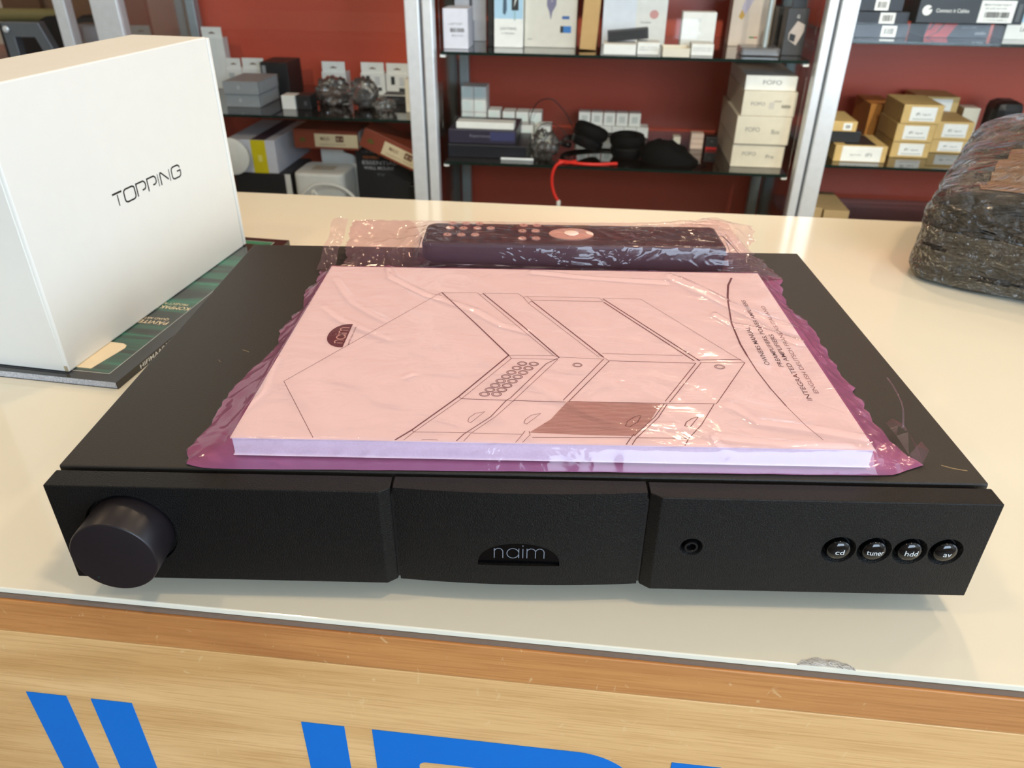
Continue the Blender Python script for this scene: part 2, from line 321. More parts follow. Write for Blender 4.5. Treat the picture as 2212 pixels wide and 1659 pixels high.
# chipped edge of the glass near the right end of the front
gm = film_mat('chipped_glass', (.97, .98, .98), (1, 1, 1), .8, .06, .8, 300, gloss=2.2)
chipV = []; chipF = []
random.seed(3)
ring = []
for i in range(15):
    a = PI*i/14; ring.append((.1440+.0125*math.cos(a)*(1+.1*random.random()), -.0203+.0052*math.sin(a)*(.85+.3*random.random())))
inner = [(.1440+(x-.1440)*.55, -.0203+(y+.0203)*.62) for x, y in ring]
for (x, y) in ring: chipV.append(P(x, y, .00012))
for (x, y) in inner: chipV.append(P(x, y, .00045+.0003*random.random()))
chipV.append(P(.1445, -.0198, .0006))
for i in range(14): chipF += [(i, i+1, 15+i+1, 15+i), (15+i, 15+i+1, 30)]
mesh('chipped_edge', chipV, chipF, gm, ct)
cbox('edge_strip', -1.5, 1.7, -.0212, -.016, -.0058, -.0037, mat('dull_edge_strip', (120, 104, 92), .45), ct)
cbox('core_board', -1.5, 1.7, .0, .634, -.03, -.0060, mat('white_board', (225, 222, 212), .6), ct)
w1 = wood_mat('oiled_wood_rail', (178, 118, 66), (208, 146, 84)); w2 = wood_mat('oiled_wood_board', (212, 164, 104), (238, 194, 134), .8)
def wobj(name, z0, z1, m): 
    o = cbox(name, -1.5, 1.7, -.0225, .0, z0, z1, m, ct, .0005)
    return o
wobj('top_rail', -.0292, -.0060, w1)
wobj('front_board', -.62, -.0296, w2)
cbox('plinth', -1.45, 1.65, .02, .6, -.95, -.62, mat('dark_plinth', (60, 52, 46), .6), ct)
cbox('back_board', -1.45, 1.65, .60, .62, -.62, -.03, mat('laminate_back', (190, 184, 170), .5), ct)
blue = mat('blue_vinyl_letter', (0, 112, 205), .38, var=.01)
LY0, LY1 = -.0229-.3, -.0224-.3
def letter(pts, holes=()):
    o = prism('letter', [(x, z+.95) for x, z in pts], LY0, LY1, blue, ct, 'y')
    if holes:
        cs = [prism('cut', [(x, z+.95) for x, z in h], LY0-.01, LY1+.01, blue, None, 'y') for h in holes]
        for c_ in cs: c_.parent = None
        cs2 = []
        for c_ in cs: c_.location = ct.location; cs2.append(c_)
        bpy.context.view_layer.update(); boolean(o, cs2)
    return o
zt = -.0795; zb = -.245; sw = .0238
letter([(-.2725, zt), (-.2488, zt), (-.2488, zb), (-.2725, zb), (-.2725, -.1845), (-.411, -.1845), (-.411, zb), (-.435, zb), (-.435, zt-.02), (-.417, zt), (-.30, zt), (-.30, zt-sw), (-.405, zt-sw), (-.411, zt-sw-.006), (-.411, -.1608), (-.2725, -.1608)])
letter([(-.2342, zt), (-.2103, zt), (-.2103, zb+.034), (-.2035, zb+sw), (-.121, zb+sw), (-.1139, zb+.034), (-.1139, zt), (-.0901, zt), (-.0901, zb+.026), (-.099, zb+.009), (-.114, zb), (-.21, zb), (-.2255, zb+.009), (-.2342, zb+.026)])
def arc(cx, cz, r, a0, a1, n=12): return [(cx+r*math.cos(a0+(a1-a0)*i/n), cz+r*math.sin(a0+(a1-a0)*i/n)) for i in range(n+1)]
letter([(-.0748, zb), (-.0748, zt)]+arc(.0345, zt-.036, .036, PI/2, 0)+arc(.0345, zb+.036, .036, 0, -PI/2),
       [arc(-.0465, zt-sw-.004, .004, PI, PI/2, 5)+arc(.0325, zt-sw-.012, .012, PI/2, 0, 6)+arc(.0325, zb+sw+.012, .012, 0, -PI/2, 6)+arc(-.0465, zb+sw+.004, .004, -PI/2, -PI, 5)])
letter([(.0833, zt), (.1086, zt), (.1086, zb), (.0833, zb)])
letter([(.163, zt), (.29, zt)]+arc(.305, zt-.036, .036, PI/2, 0)+arc(.305, zb+.036, .036, 0, -PI/2)+arc(.16, zb+.036, .036, -PI/2, -PI)+arc(.16, zt-.036, .036, PI, PI/2),
       [arc(.305, zt-sw-.012, .012, PI/2, 0, 6)+arc(.305, zb+sw+.012, .012, 0, -PI/2, 6)+arc(.16, zb+sw+.012, .012, -PI/2, -PI, 6)+arc(.16, zt-sw-.012, .012, PI, PI/2, 6)])

# ---------------------------------------------------------------- amplifier (its own frame: x along the fascia, y to the back)
AR = math.radians(5.25)
def athing(name, label, cat, group=None): return thing(name, label, cat, (0, 0, 0), AR, group)
amp = athing('stereo_amplifier', 'black slim stereo amplifier with round volume knob and four source buttons on the counter', 'amplifier')
powder = mat('black_powder_coat', (38, 35, 31), .5, var=.10, scale=1500, bump=.35, bscale=1500, spec=.5)
fasc = mat('black_anodised_fascia', (10, 10, 10), .42, var=.3, scale=1800, bump=.7, bscale=1400, spec=.32)
box('chassis', -.213, .213, .004, .300, .0145, .066, BLK, amp)
box('lid', -.2168, .2168, .0148, .3064, .0140, .0700, powder, amp, .0009)
# shallow scratches on the lid
sc = mat('lid_scratch', (150, 132, 98), .6)
for w_, p_ in ((.0007, [(.201, .0285), (.2055, .0262), (.2095, .0250), (.2115, .0246)]), (.0005, [(-.168, .1305), (-.1665, .1300), (-.164, .1286), (-.1635, .1278)]), (.0003, [(-.178, .118), (-.176, .1155)])):
    V, Fc = ribbon_geo([(w_, p_)]); flat('scratch', V, Fc, sc, frame((0, 0, .07004), (1, 0, 0), (0, 1, 0)), amp)
FT, FB = .0700, .0132
def bulge(x): return .0008+.0026*(abs(x)/.0578)**2
left = prism('fascia_panel', [(-.2160, .0115), (-.2160, 0), (-.0637, 0), (-.0590, .0034), (-.0590, .0115)], FB, FT, fasc, amp, 'z', .0005)
cp = [(x, bulge(x)) for x in np.linspace(-.0578, .0578, 25)]
centre = prism('fascia_panel', [(-.0578, .0115)]+cp+[(.0578, .0115)], FB, FT, fasc, amp, 'z')
right = prism('fascia_panel', [(.0590, .0115), (.0590, .0034), (.0638, 0), (.2160, 0), (.2160, .0115)], FB, FT, fasc, amp, 'z', .0005)
def cone(x, z, r0, r1, d, y=0):
    return lathe('cutter', [(r0*1.0+(r0-r1)/d*.001, y-.001), (r1, y+d)], fasc, None, 48, 'y', (x, 0, z), False)
BX = (.1489, .1654, .1819, .1984); BZ = .0411
for o in (left, centre, right): o.parent = None
right = boolean(right, [cone(x, BZ, .0080, .0060, .0030) for x in BX]+[cone(.0805, .0409, .0053, .0034, .0030), cone(.0805, .0409, .0017, .0017, .012)])
left = boolean(left, [cone(-.182, .0437, .0212, .0206, .0020)])
half = lambda r=.0196, zc=.0258, h=.0142, n=28: [(-r, zc), (r, zc)]+[(r*math.cos(PI*i/n), zc+h*math.sin(PI*i/n)**.80) for i in range(1, n)]
cut = prism('cutter', half(), -.01, .0052, fasc, None, 'y')
centre = boolean(centre, [cut])
for o in (left, centre, right): o.parent = amp
# half-moon badge
logo_m = mat('black_glass_badge', (3, 3, 4), .10, spec=.25)
bd = prism('badge', half(.0194, .0259, .0139), .0026, .0050, logo_m, amp, 'y')
def glyph(s, x, h, w_):
    """thin rounded lower-case letters as strokes, returns polylines and the advance"""
    P_ = []
    r = .36*h
    if s == 'n': P_ = [[(0, 0), (0, h)], [(0, h-r)]+[(r-r*math.cos(a), h-r+r*math.sin(a)) for a in np.linspace(.1, PI, 9)]+[(2*r, 0)]]; adv = 2*r
    if s == 'a': q = h/2; P_ = [[(q+q*math.cos(a), q+q*math.sin(a)) for a in np.linspace(0, 2*PI, 25)], [(2*q, 0), (2*q, h)]]; P_[0][-1] = P_[0][0]; adv = 2*q
    if s == 'i': P_ = [[(0, 0), (0, h*.98)], [(0, h*1.2), (0, h*1.34)]]; adv = 0
    if s == 'm': P_ = [[(0, 0), (0, h)]]+[[(k*2*r, h-r)]+[(k*2*r+r-r*math.cos(a), h-r+r*math.sin(a)) for a in np.linspace(.1, PI, 9)]+[(k*2*r+2*r, 0)] for k in (0, 1)]; adv = 4*r
    return [(w_, [(x+a, b) for a, b in p]) for p in P_], adv
def naim(h, w_, gap, kx=1.0):
    x = 0; out = []
    for s in 'naim':
        g, adv = glyph(s, x, h, w_); out += g; x += adv+gap
    W = x-gap
    return [(w_, [((a-W/2)*kx, b) for a, b in p]) for w_, p in out], W*kx
polys, W = naim(.0061, .00035, .0021, .93)
V, Fc = ribbon_geo(polys)
flat('badge_lettering', V, Fc, mat('etched_letter', (150, 158, 170), .25, .3), frame((.0002, .0025, .0292), (1, 0, 0), (0, 0, 1)), amp)
V, Fc = ribbon_geo([(.0001, [(.0196*math.cos(PI*i/28), .0258+.0142*math.sin(PI*i/28)**.8) for i in range(2, 27)])])
flat('badge_rim', V, Fc, mat('etched_letter', (150, 158, 170), .25, .3), frame((0, .0024, 0), (1, 0, 0), (0, 0, 1)), amp)
# volume knob
KM = mat('satin_black_knob', (27, 23, 27), .36, var=.03, spec=.5)
kn = lathe('volume_knob', [(.0195, .0016), (.0195, -.0172), (.0191, -.0178), (.0186, -.0180), (.001, -.0180)], KM, amp, 96, 'y', (-.182, 0, .0437))
lathe('knob_indicator', [(.0006, -.01805), (.0003, -.01815)], mat('dim_green_led', (30, 48, 44), .3), kn, 16, 'y', (-.1920, 0, .0316))
# headphone socket
js = lathe('headphone_socket', [(.0034, .003), (.0034, .0006), (.0031, -.0002), (.0022, -.0002), (.0018, .0006), (.0018, .006), (.0001, .006)], mat('socket_plastic', (14, 14, 15), .15), amp, 40, 'y', (.0805, 0, .0409))
# buttons
BM = mat('glossy_black_button', (7, 8, 11), .06, coat=.15)
dome = lambda r: .0002-.0022*math.sqrt(max(0, 1-(r/.0056)**2))
for x, s, tw in zip(BX, ('cd', 'tuner', 'hdd', 'av'), (.0044, .0086, .0064, .0040)):
    bt = lathe('button', [(.0056, .0040), (.0056, .0003)]+[(.0056*math.cos(a), dome(.0056*math.cos(a))) for a in np.linspace(.12, 1.55, 9)], BM, amp, 48, 'y', (x, 0, BZ))
    V, Fc = text_geo(s, .0030, tw*.92, .0, 'C')
    me_v = []
    o = flat('button_lettering', V, Fc, mat('pale_print', (215, 220, 220), .5), Matrix.Identity(4), bt)
    bm = bmesh.new(); bm.from_mesh(o.data); bmesh.ops.triangulate(bm, faces=bm.faces); bmesh.ops.subdivide_edges(bm, edges=bm.edges, cuts=1)
    for v in bm.verts:
        px, pz = v.co.x, v.co.y-.0011
        v.co = Vector((x+px, dome(math.hypot(px, pz))-.00012, BZ+pz))
    bm.to_mesh(o.data); bm.free()
for x, y in ((-.18, .03), (.18, .03), (-.18, .27), (.18, .27)):
    lathe('rubber_foot', [(.011, 0), (.012, .004), (.012, .0142), (.001, .0142)], mat('rubber', (22, 22, 22), .8), amp, 32, 'z', (x, y, .0002))

# ---------------------------------------------------------------- owner's manual on the lid
man = athing('instruction_manual', 'thick white landscape instruction booklet with line drawing on its cover, inside pink bag', 'booklet')
paper = mat('white_cover_paper', (251, 250, 248), .5, var=.01)
X0, X1, Y0, Y1 = -.1366, .1648, .0232, .2345
ZM = .0818
box('page_block', X0+.0008, X1-.0008, Y0+.0004, Y1-.0004, .0722, ZM-.0004, mat('page_edges', (222, 222, 230), .6, var=.05, scale=900), man)
box('cover', X0, X1, Y0, Y1, ZM-.0004, ZM, paper, man)
box('cover', X0, X1, Y0, Y1, .0718, .0722, paper, man)
INK = mat('printed_ink', (112, 74, 78), .5)
u = 1e-4
def onman(V, Fc, name, m=INK, dz=.00006): return flat(name, V, Fc, m, frame((0, 0, ZM+dz), (1, 0, 0), (0, 1, 0)), man)
polys = [(w_*u*.92, [(a*u, b*u) for a, b in p]) for w_, p in ART]
for x, y, r in CIRC:
    for rr, wd in ((r, 4), (r*.72, 3)):
        polys.append((wd*u, [((x+rr*math.cos(t)*1.15)*u, (y+rr*math.sin(t))*u) for t in np.linspace(0, 2*PI, 21)]))
        polys[-1][1][-1] = polys[-1][1][0]
V, Fc = ribbon_geo(polys); onman(V, Fc, 'cover_drawing')
hv = [(a*u, b*u, 0) for a, b in HATCH]
hm = mat('hatched_print', (168, 128, 116), .5); nt = hm.node_tree
wv = nt.nodes.new('ShaderNodeTexWave'); wv.inputs['Scale'].default_value = 260; wv.bands_direction = 'Y'; wv.inputs['Distortion'].default_value = 2
tcn = nt.nodes.new('ShaderNodeTexCoord'); nt.links.new(tcn.outputs['Object'], wv.inputs[0])
rr_ = nt.nodes.new('ShaderNodeValToRGB'); rr_.color_ramp.elements[0].color = rgb((168, 136, 126)); rr_.color_ramp.elements[1].color = rgb((214, 188, 176))
nt.links.new(wv.outputs[0], rr_.inputs[0]); nt.links.new(rr_.outputs[0], nt.nodes['Principled BSDF'].inputs['Base Color'])
onman(hv, [tuple(range(len(hv)))], 'cover_drawing_shading', hm, .00004)
for s, x, y0, y1, h, col in (('OWNERS MANUAL', .1376, .1025, .1491, .0026, (70, 40, 46)), ('PREAMPLIFIERS, POWER AMPLIFIERS', .1446, .1010, .1884, .0024, (80, 48, 52)), ('INTEGRATED AMPLIFIERS', .1494, .0660, .1400, .0025, (88, 54, 58)), ('ENGLISH DEUTSCH FRAN\u00c7AIS ITALIANO', .1550, .0732, .1799, .0023, (140, 108, 108))):
    V, Fc = text_geo(s, h*1.1, y1-y0, .006 if col[0] < 100 else 0)
    flat('cover_title', V, Fc, mat('title_ink_%d' % col[0], col, .5), frame((x, y0, ZM+.00006), (0, 1, 0), (-1, 0, 0)), man)
# half-moon emblem
n = 24
V = [(.0150*math.cos(PI*i/n), .0118*math.sin(PI*i/n)**.85, 0) for i in range(n+1)]
em = frame((-.1030, .1291, ZM+.00006), (0, 1, 0), (-1, 0, 0))
flat('emblem', V, [tuple(range(len(V)))], mat('emblem_ink', (104, 54, 60), .5), em, man)
polys, W = naim(.0050, .00065, .0013, 1.0)
V, Fc = ribbon_geo(polys); flat('emblem_lettering', V, Fc, mat('emblem_letter', (235, 205, 190), .5), frame((-.1041, .1291, ZM+.00012), (0, 1, 0), (-1, 0, 0)), man)
V, Fc = text_geo('world class sound...', .0013, .0255); flat('emblem_lettering', V, Fc, mat('title_ink_140', (140, 108, 108), .5), frame((-.1000, .1165, ZM+.00006), (0, 1, 0), (-1, 0, 0)), man)

# ---------------------------------------------------------------- pink anti-static bags
def resample(P, n):
    P = [Vector((p[0], p[1])) for p in P]; L_ = [0]
    for a, b in zip(P, P[1:]): L_.append(L_[-1]+(b-a).length)
    out = []; k = 0
    for i in range(n):
        s = L_[-1]*i/(n-1)
        while k < len(P)-2 and L_[k+1] < s: k += 1
        t = (s-L_[k])/max(1e-9, L_[k+1]-L_[k]); out.append(P[k].lerp(P[k+1], min(1, t)))
    return out
def smooth_poly(P, k=6):
    return [(p.x, p.y) for p in spline([(a, b, 0) for a, b in P], k)]
def coons(front, back, left_, right_, nx, ny, jit=.0007, seed=1):
    F = resample(smooth_poly(front), nx); B = resample(smooth_poly(back), nx); Lf = resample(smooth_poly(left_), ny); Rt = resample(smooth_poly(right_), ny)
    random.seed(seed)
    def wob(i, s): return jit*noise.noise(Vector((i*.23, s*7.3, 1.7)))*1.6
    for i in range(1, ny-1): Lf[i].x += wob(i, 1)*2; Rt[i].x += wob(i, 2)*2.5
    for i in range(1, nx-1): F[i].y += wob(i*.4, 3)*.3; B[i].y += wob(i, 4)*.5
    G = np.zeros((ny, nx, 2))
    for j in range(ny):
        t = j/(ny-1)
        for i in range(nx):
            s = i/(nx-1)
            p = F[i]*(1-t)+B[i]*t+Lf[j]*(1-s)+Rt[j]*s-(F[0]*(1-s)*(1-t)+F[-1]*s*(1-t)+B[0]*(1-s)*t+B[-1]*s*t)
            G[j, i] = (p.x, p.y)
    return G
def ridge_field(G, ridges, u_):
    Hh = np.zeros(G.shape[:2])
    for (amp_, wd, pts) in ridges:
        P = [np.array(p)*u_ for p in pts]
        D = np.full(G.shape[:2], 9.0)
        for a, b in zip(P, P[1:]):
            ab = b-a; t = np.clip(((G-a)@ab)/(ab@ab), 0, 1); q = a+t[..., None]*ab
            D = np.minimum(D, np.hypot(G[..., 0]-q[..., 0], G[..., 1]-q[..., 1]))
        Hh = np.maximum(Hh, 0)+0 if False else Hh+amp_*np.exp(-(D/wd)**2)
    return Hh
def make_bag(par, name, G, rect, ztop, zlow, edge_z, wr, ridges, fm, bottom_z, fb=None):
    ny, nx = G.shape[:2]
    x0, x1, y0, y1 = rect
    dx = np.maximum(np.maximum(x0-G[..., 0], G[..., 0]-x1), 0); dy = np.maximum(np.maximum(y0-G[..., 1], G[..., 1]-y1), 0)
    D = np.hypot(dx, dy)
    bnd = np.concatenate([G[0], G[-1], G[:, 0], G[:, -1]])
    db = np.empty((ny, nx))
    for j in range(ny):
        d = np.hypot(G[j, :, 0][:, None]-bnd[:, 0][None], G[j, :, 1][:, None]-bnd[:, 1][None]); db[j] = d.min(1)
    ez = edge_z(G)
    r = np.where(D > 0, D/(D+db+1e-9), 0)
    ins = np.clip(np.minimum(np.minimum(G[..., 0]-x0, x1-G[..., 0]), np.minimum(G[..., 1]-y0, y1-G[..., 1]))/.02, 0, 1)
    Zt = ztop*(1-r**.8)+ez*r**.8
    Nz = np.zeros((ny, nx)); Nf = np.zeros((ny, nx))
    for j in range(ny):
        for i in range(nx):
            x, y = G[j, i]
            q = Vector((x*wr[1]+y*wr[1]*.9, y*wr[2]-x*wr[2]*.6, .3))
            Nz[j, i] = 1-abs(noise.noise(q)*2)
            Nf[j, i] = 1-abs(noise.noise(Vector((x*75+y*20, y*60, 2.2)))*2)
    edgef = np.clip(D/.006, 0, 1)
    Zt = Zt+wr[0]*(Nz-.3)*(.35+.65*ins)*np.clip(db/.01, 0, 1)+ridge_field(G, ridges, 1e-4)*np.clip(db/.006, 0, 1)+wr[3]*Nf*edgef*np.clip(db/.003, .15, 1)
    Zt = np.maximum(Zt, np.where(D <= 0, ztop-.0004, 0)); Zt = np.maximum(Zt, ez)
    V = []; Fc = []
    for j in range(ny):
        for i in range(nx): V.append((G[j, i, 0], G[j, i, 1], Zt[j, i]))
    for j in range(ny-1):
        for i in range(nx-1): a = j*nx+i; Fc.append((a, a+1, a+nx+1, a+nx))
    top = mesh(name, V, Fc, fm, par, True)
    V = []
    Zb = bottom_z(G, ez)
    st = 3
    js = list(range(0, ny, st)); is_ = list(range(0, nx, st))
    if js[-1] != ny-1: js.append(ny-1)
    if is_[-1] != nx-1: is_.append(nx-1)
    for j in js:
        for i in is_: V.append((G[j, i, 0], G[j, i, 1], Zb[j, i]))
    m_ = len(is_); Fc = [(a*m_+b, a*m_+b+1, (a+1)*m_+b+1, (a+1)*m_+b) for a in range(len(js)-1) for b in range(m_-1)]
    bot = mesh('back_sheet', V, Fc, fb or fm, par, True)
    return top
PINK = film_mat('pink_antistatic_film', (1.0, .888, .945), (.98, .50, .72), .055, .085, .27, 24, (1, 1.8, 1), .75)
PINKB = film_mat('pink_film_underlayer', (.90, .50, .66), (.96, .36, .72), .70, .12, .3, 50)
bag = athing('pink_antistatic_bag', 'large creased pink see-through antistatic bag holding the booklet on the amplifier', 'plastic bag')
f_ = [(-.1572, .0173), (-.150, .0150), (-.1359, .0142), (-.06, .0155), (.0143, .0168), (.10, .0180), (.1681, .0190), (.180, .0225), (.1920, .0277)]
r_ = [(.1920, .0277), (.1862, .0400), (.1835, .0567), (.1830, .080), (.1849, .1016), (.1825, .1281), (.1850, .1500), (.1857, .1772), (.1790, .2000), (.1811, .2127), (.1850, .235), (.1879, .2500), (.180, .2600)]
l_ = [(-.1572, .0173), (-.1600, .0300), (-.1589, .0441), (-.1580, .0750), (-.1560, .0994), (-.1505, .1200), (-.1490, .1388), (-.1520, .1550), (-.1507, .1707), (-.1470, .1900), (-.1514, .2144), (-.1483, .2300), (-.1500, .2480), (-.150, .2520)]
b_ = [(-.150, .2520), (-.05, .2480), (.05, .2480), (.15, .2500), (.180, .2600)]
G = coons(f_, b_, l_, r_, 230, 170, .0008, 2)
amps = [(.0016, .0026), (.0017, .0016), (.0011, .0018), (.0010, .0018), (.0010, .002), (.0012, .002), (.0015, .0022), (.0012, .0015), (.0010, .0014), (.0007, .0022), (.0009, .0024), (.0008, .0014), (.0007, .002), (.0007, .0012), (.0006, .002), (.0006, .002)]
rd = [(a*1.45, w_*1.05, p) for (a, w_), p in zip(amps, RIDGES)]
make_bag(bag, 'front_sheet', G, (X0-.0004, X1+.0004, Y0-.0004, Y1+.0004), .0825, .0712, lambda G: np.full(G.shape[:2], .0709), (.0009, 22, 8, .0010), rd, PINK, lambda G, ez: np.full(G.shape[:2], .0705), PINKB)
# crumpled corner tail and thread of film at the right front corner
tail = [(.1845, .0560), (.1890, .0600), (.1925, .0540), (.1905, .0470), (.1950, .0400), (.1945, .0310), (.1905, .0262), (.1850, .0300), (.1840, .0430)]
random.seed(5)
tv = [(x, y, .0725+.0045*random.random()) for x, y in tail]+[(.189, .043, .0790), (.1885, .052, .0768), (.1900, .034, .0772)]
nT = len(tail)
tf = [(i, (i+1) % nT, nT+(1 if i in (8, 0, 1) else (2 if i in (4, 5, 6) else 0))) for i in range(nT)]+[(nT, nT+1, 2), (nT, nT+2, 6)]
mesh('crumpled_corner', tv, tf, PINK, bag, False)
tube('film_thread', [(.1925, .054, .0745), (.1950, .064, .0800), (.1935, .0725, .0850), (.1915, .0800, .0880)], .00035, PINK, bag, 6)

# remote control lying behind the booklet
rem = athing('remote_control', 'long dark remote control with pale round keys, lying in pink bag behind the booklet', 'remote control')
RZ = .0920
RM = mat('dark_remote_plastic', (34, 26, 34), .35, var=.05)
def rrect(x0, x1, y0, y1, rl, rr2, n=8):
    P_ = []
    for cx, cy, r, a in ((x1-rr2, y0+rr2, rr2, -PI/2), (x1-rr2, y1-rr2, rr2, 0), (x0+rl, y1-rl, rl, PI/2), (x0+rl, y0+rl, rl, PI)):
        for i in range(n+1): P_.append((cx+r*math.cos(a+PI/2*i/n), cy+r*math.sin(a+PI/2*i/n)))
    return P_
rem_body = prism('remote_body', rrect(-.0755, .1470, .2560, .3030, .009, .005), .0722, RZ, RM, rem, 'z', .0022)
# gentle rise of the underside at the left end
for v in rem_body.data.vertices:
    if v.co.z < .08 and v.co.x < -.03: v.co.z += .006*min(1, (-.03-v.co.x)/.045)**1.5
KEY = mat('pale_remote_key', (240, 215, 205), .45)
for a, b, k in REM['b']:
    x, y = a*u, b*u
    if y > .299: y = .2985
    kk = lathe('key', [(.0033, RZ-.0005), (.0033, RZ+.0006), (.0028, RZ+.0010), (.0001, RZ+.0010)], KEY, rem, 24, 'z', (x, y+.001, 0))
    V, Fc = text_geo(random.choice('123456789'), .0020, .0012, 0, 'C'); flat('key_marking', V, Fc, TEXTD, frame((x, y, RZ+.00104), (1, 0, 0), (0, 1, 0)), kk)
ov = [(.0350+.0168*math.cos(t), .2790+.0125*math.sin(t)) for t in np.linspace(0, 2*PI, 40, endpoint=False)]
pad = prism('navigation_pad', ov, RZ-.0005, RZ+.0010, KEY, rem, 'z', .0004)
lathe('centre_key', [(.0055, RZ+.0009), (.0055, RZ+.0015), (.0048, RZ+.0018), (.0001, RZ+.0018)], KEY, pad, 32, 'z', (.0350, .2790, 0))
for x, y in ((-.062, .290), (-.0155, .2700), (-.005, .2700), (.0665, .268), (.084, .268), (.0745, .284), (.086, .284)):
    V, Fc = text_geo(random.choice(['on', 'av', 'cd', 'hdd']), .0014, .0026, 0, 'C'); flat('remote_marking', V, Fc, KEY, frame((x, y, RZ+.00006), (1, 0, 0), (0, 1, 0)), rem)

bag2 = athing('pink_antistatic_bag', 'small glossy pink see-through bag wrapped round the remote control at the back', 'plastic bag')
f2 = [(-.1345, .2590), (-.08, .2535), (.02, .2525), (.10, .2520), (.150, .2510), (.172, .2480), (.1890, .2520)]
b2 = [(-.1345, .3035), (-.05, .3045), (.04, .3050), (.10, .3080), (.1350, .3160), (.1502, .3220), (.1620, .3120), (.1775, .3030)]
l2 = [(-.1345, .2590), (-.1355, .2750), (-.1345, .2900), (-.1330, .3035)]; l2[-1] = b2[0]
r2 = [(.1890, .2520), (.1850, .2650), (.1735, .2800), (.1745, .2920), (.1775, .3030)]
G2 = coons(f2, b2, l2, r2, 260, 90, .0012, 5)
def ez2(G):
    t = np.clip((G[..., 1]-.262)/.042, 0, 1)
    return .0712+t**1.2*.0215
rd2 = [(.0012, .0016, p) for p in [[(-1300, 2700), (-1150, 2760), (-950, 2790), (-930, 2740), (-1000, 2660), (-950, 2640)], [(-1340, 2620), (-1200, 2640), (-1080, 2690), (-1000, 2680)], [(-940, 2700), (-860, 2780), (-700, 2800)], [(900, 2700), (1050, 2760), (1200, 2730), (1330, 2800)], [(1150, 2860), (1300, 2830), (1420, 2760), (1500, 2700)], [(1500, 2900), (1580, 2760), (1750, 2650)], [(1480, 2740), (1600, 2610)], [(1640, 2960), (1600, 2860), (1690, 2800)], [(1780, 2640), (1700, 2560)]]]
GLOSSP = film_mat('pink_glossy_film', (.98, .86, .885), (.85, .46, .58), .10, .055, .65, 34, (.6, 2.0, 1), .9)
make_bag(bag2, 'front_sheet', G2, (-.0760, .1478, .2555, .3035), .0931, .0712, ez2, (.0010, 60, 26, .0018), rd2, GLOSSP, lambda G, ez: np.minimum(ez-.0002, .0707+np.clip((G[..., 1]-.303)/.01, 0, 1)*.02+np.clip((-.078-G[..., 0])/.01, 0, 1)*(ez-.0710)))
# heat-sealed strip along its left end
sv = []; sf = []
ns = 14
random.seed(11)
for j in range(ns):
    t = j/(ns-1)
    y = .2500+.0545*t; z = .0722+.0215*t**1.1
    for i in range(5):
        x = -.1495-.0030*(1-t)+.0030*i+.0006*math.sin(j*.9)
        sv.append((x, y, z+.0010*math.sin(i*1.9+j*1.3)))
for j in range(ns-1):
    for i in range(4): a = j*5+i; sf.append((a, a+1, a+6, a+5))
mesh('sealed_strip', sv, sf, GLOSSP, bag2, True)

# ---------------------------------------------------------------- white carton on a magazine
MZ = .0058
mg = thing('magazine', 'glossy dark green magazine lying on the counter under the white carton', 'magazine', (-.3085, .1680, 0), math.radians(-3.3))
# local: x to the left is negative, y away; spine on the right (x=0)
mm = bpy.data.materials.new('magazine_cover_print'); mm.use_nodes = True; nt = mm.node_tree; bb = nt.nodes['Principled BSDF']; L = nt.links.new
tc = nt.nodes.new('ShaderNodeTexCoord'); mp = nt.nodes.new('ShaderNodeMapping'); mp.inputs['Scale'].default_value = (3, 34, 1); L(tc.outputs['Object'], mp.inputs[0])
n1 = nt.nodes.new('ShaderNodeTexNoise'); n1.inputs['Scale'].default_value = 1.6; n1.inputs['Detail'].default_value = 3; n1.inputs['Distortion'].default_value = .5; L(mp.outputs[0], n1.inputs[0])
rp = nt.nodes.new('ShaderNodeValToRGB'); e = rp.color_ramp.elements; e[0].position = .47; e[0].color = rgb((28, 36, 28)); e[1].position = .74; e[1].color = rgb((30, 150, 115)); L(n1.outputs[0], rp.inputs[0]); L(rp.outputs[0], bb.inputs['Base Color'])
bb.inputs['Roughness'].default_value = .22; bb.inputs['Coat Weight'].default_value = .6
DK = mat('magazine_black_border', (30, 26, 28), .25, coat=.5)
mesh('page_block', *boxg(-.209, -.0008, .0006, .2962, .0003, MZ-.0003), mat('magazine_pages', (190, 190, 192), .6, var=.35, scale=1200), mg)
box('cover', -.210, 0, 0, .297, MZ-.0003, MZ, DK, mg)
box('cover', -.210, 0, 0, .297, .0000, .0003, DK, mg)
box('spine', -.0008, 0, 0, .297, .0002, MZ-.0002, DK, mg)
flat('cover_picture', [(-.206, .010, 0), (-.0125, .010, 0), (-.0125, .288, 0), (-.206, .288, 0)], [(0, 1, 2, 3)], mm, Matrix.Translation((0, 0, MZ+.00005)), mg)
V, Fc = ribbon_geo([(.0004, [(-.206, .010), (-.0125, .010), (-.0125, .288), (-.206, .288), (-.206, .010)])])
flat('cover_border_line', V, Fc, TEXTW, Matrix.Translation((0, 0, MZ+.0001)), mg)
lab = [(-.06, .0165), (-.0365, .0165), (-.0365, .0165), (-.0310, .0420)]+[( -.0345+.0035*math.cos(a), .0455+.0035*math.sin(a)) for a in np.linspace(0, PI*.6, 6)]+[(-.06, .050)]
flat('cover_label', [(-.062, .0145, 0), (-.0305, .0145, 0), (-.0250, .0480, 0), (-.0265, .0525, 0), (-.0310, .0550, 0), (-.062, .0560, 0)], [tuple(range(6))], mat('cream_label', (246, 226, 190), .5), Matrix.Translation((0, 0, MZ+.00012)), mg)
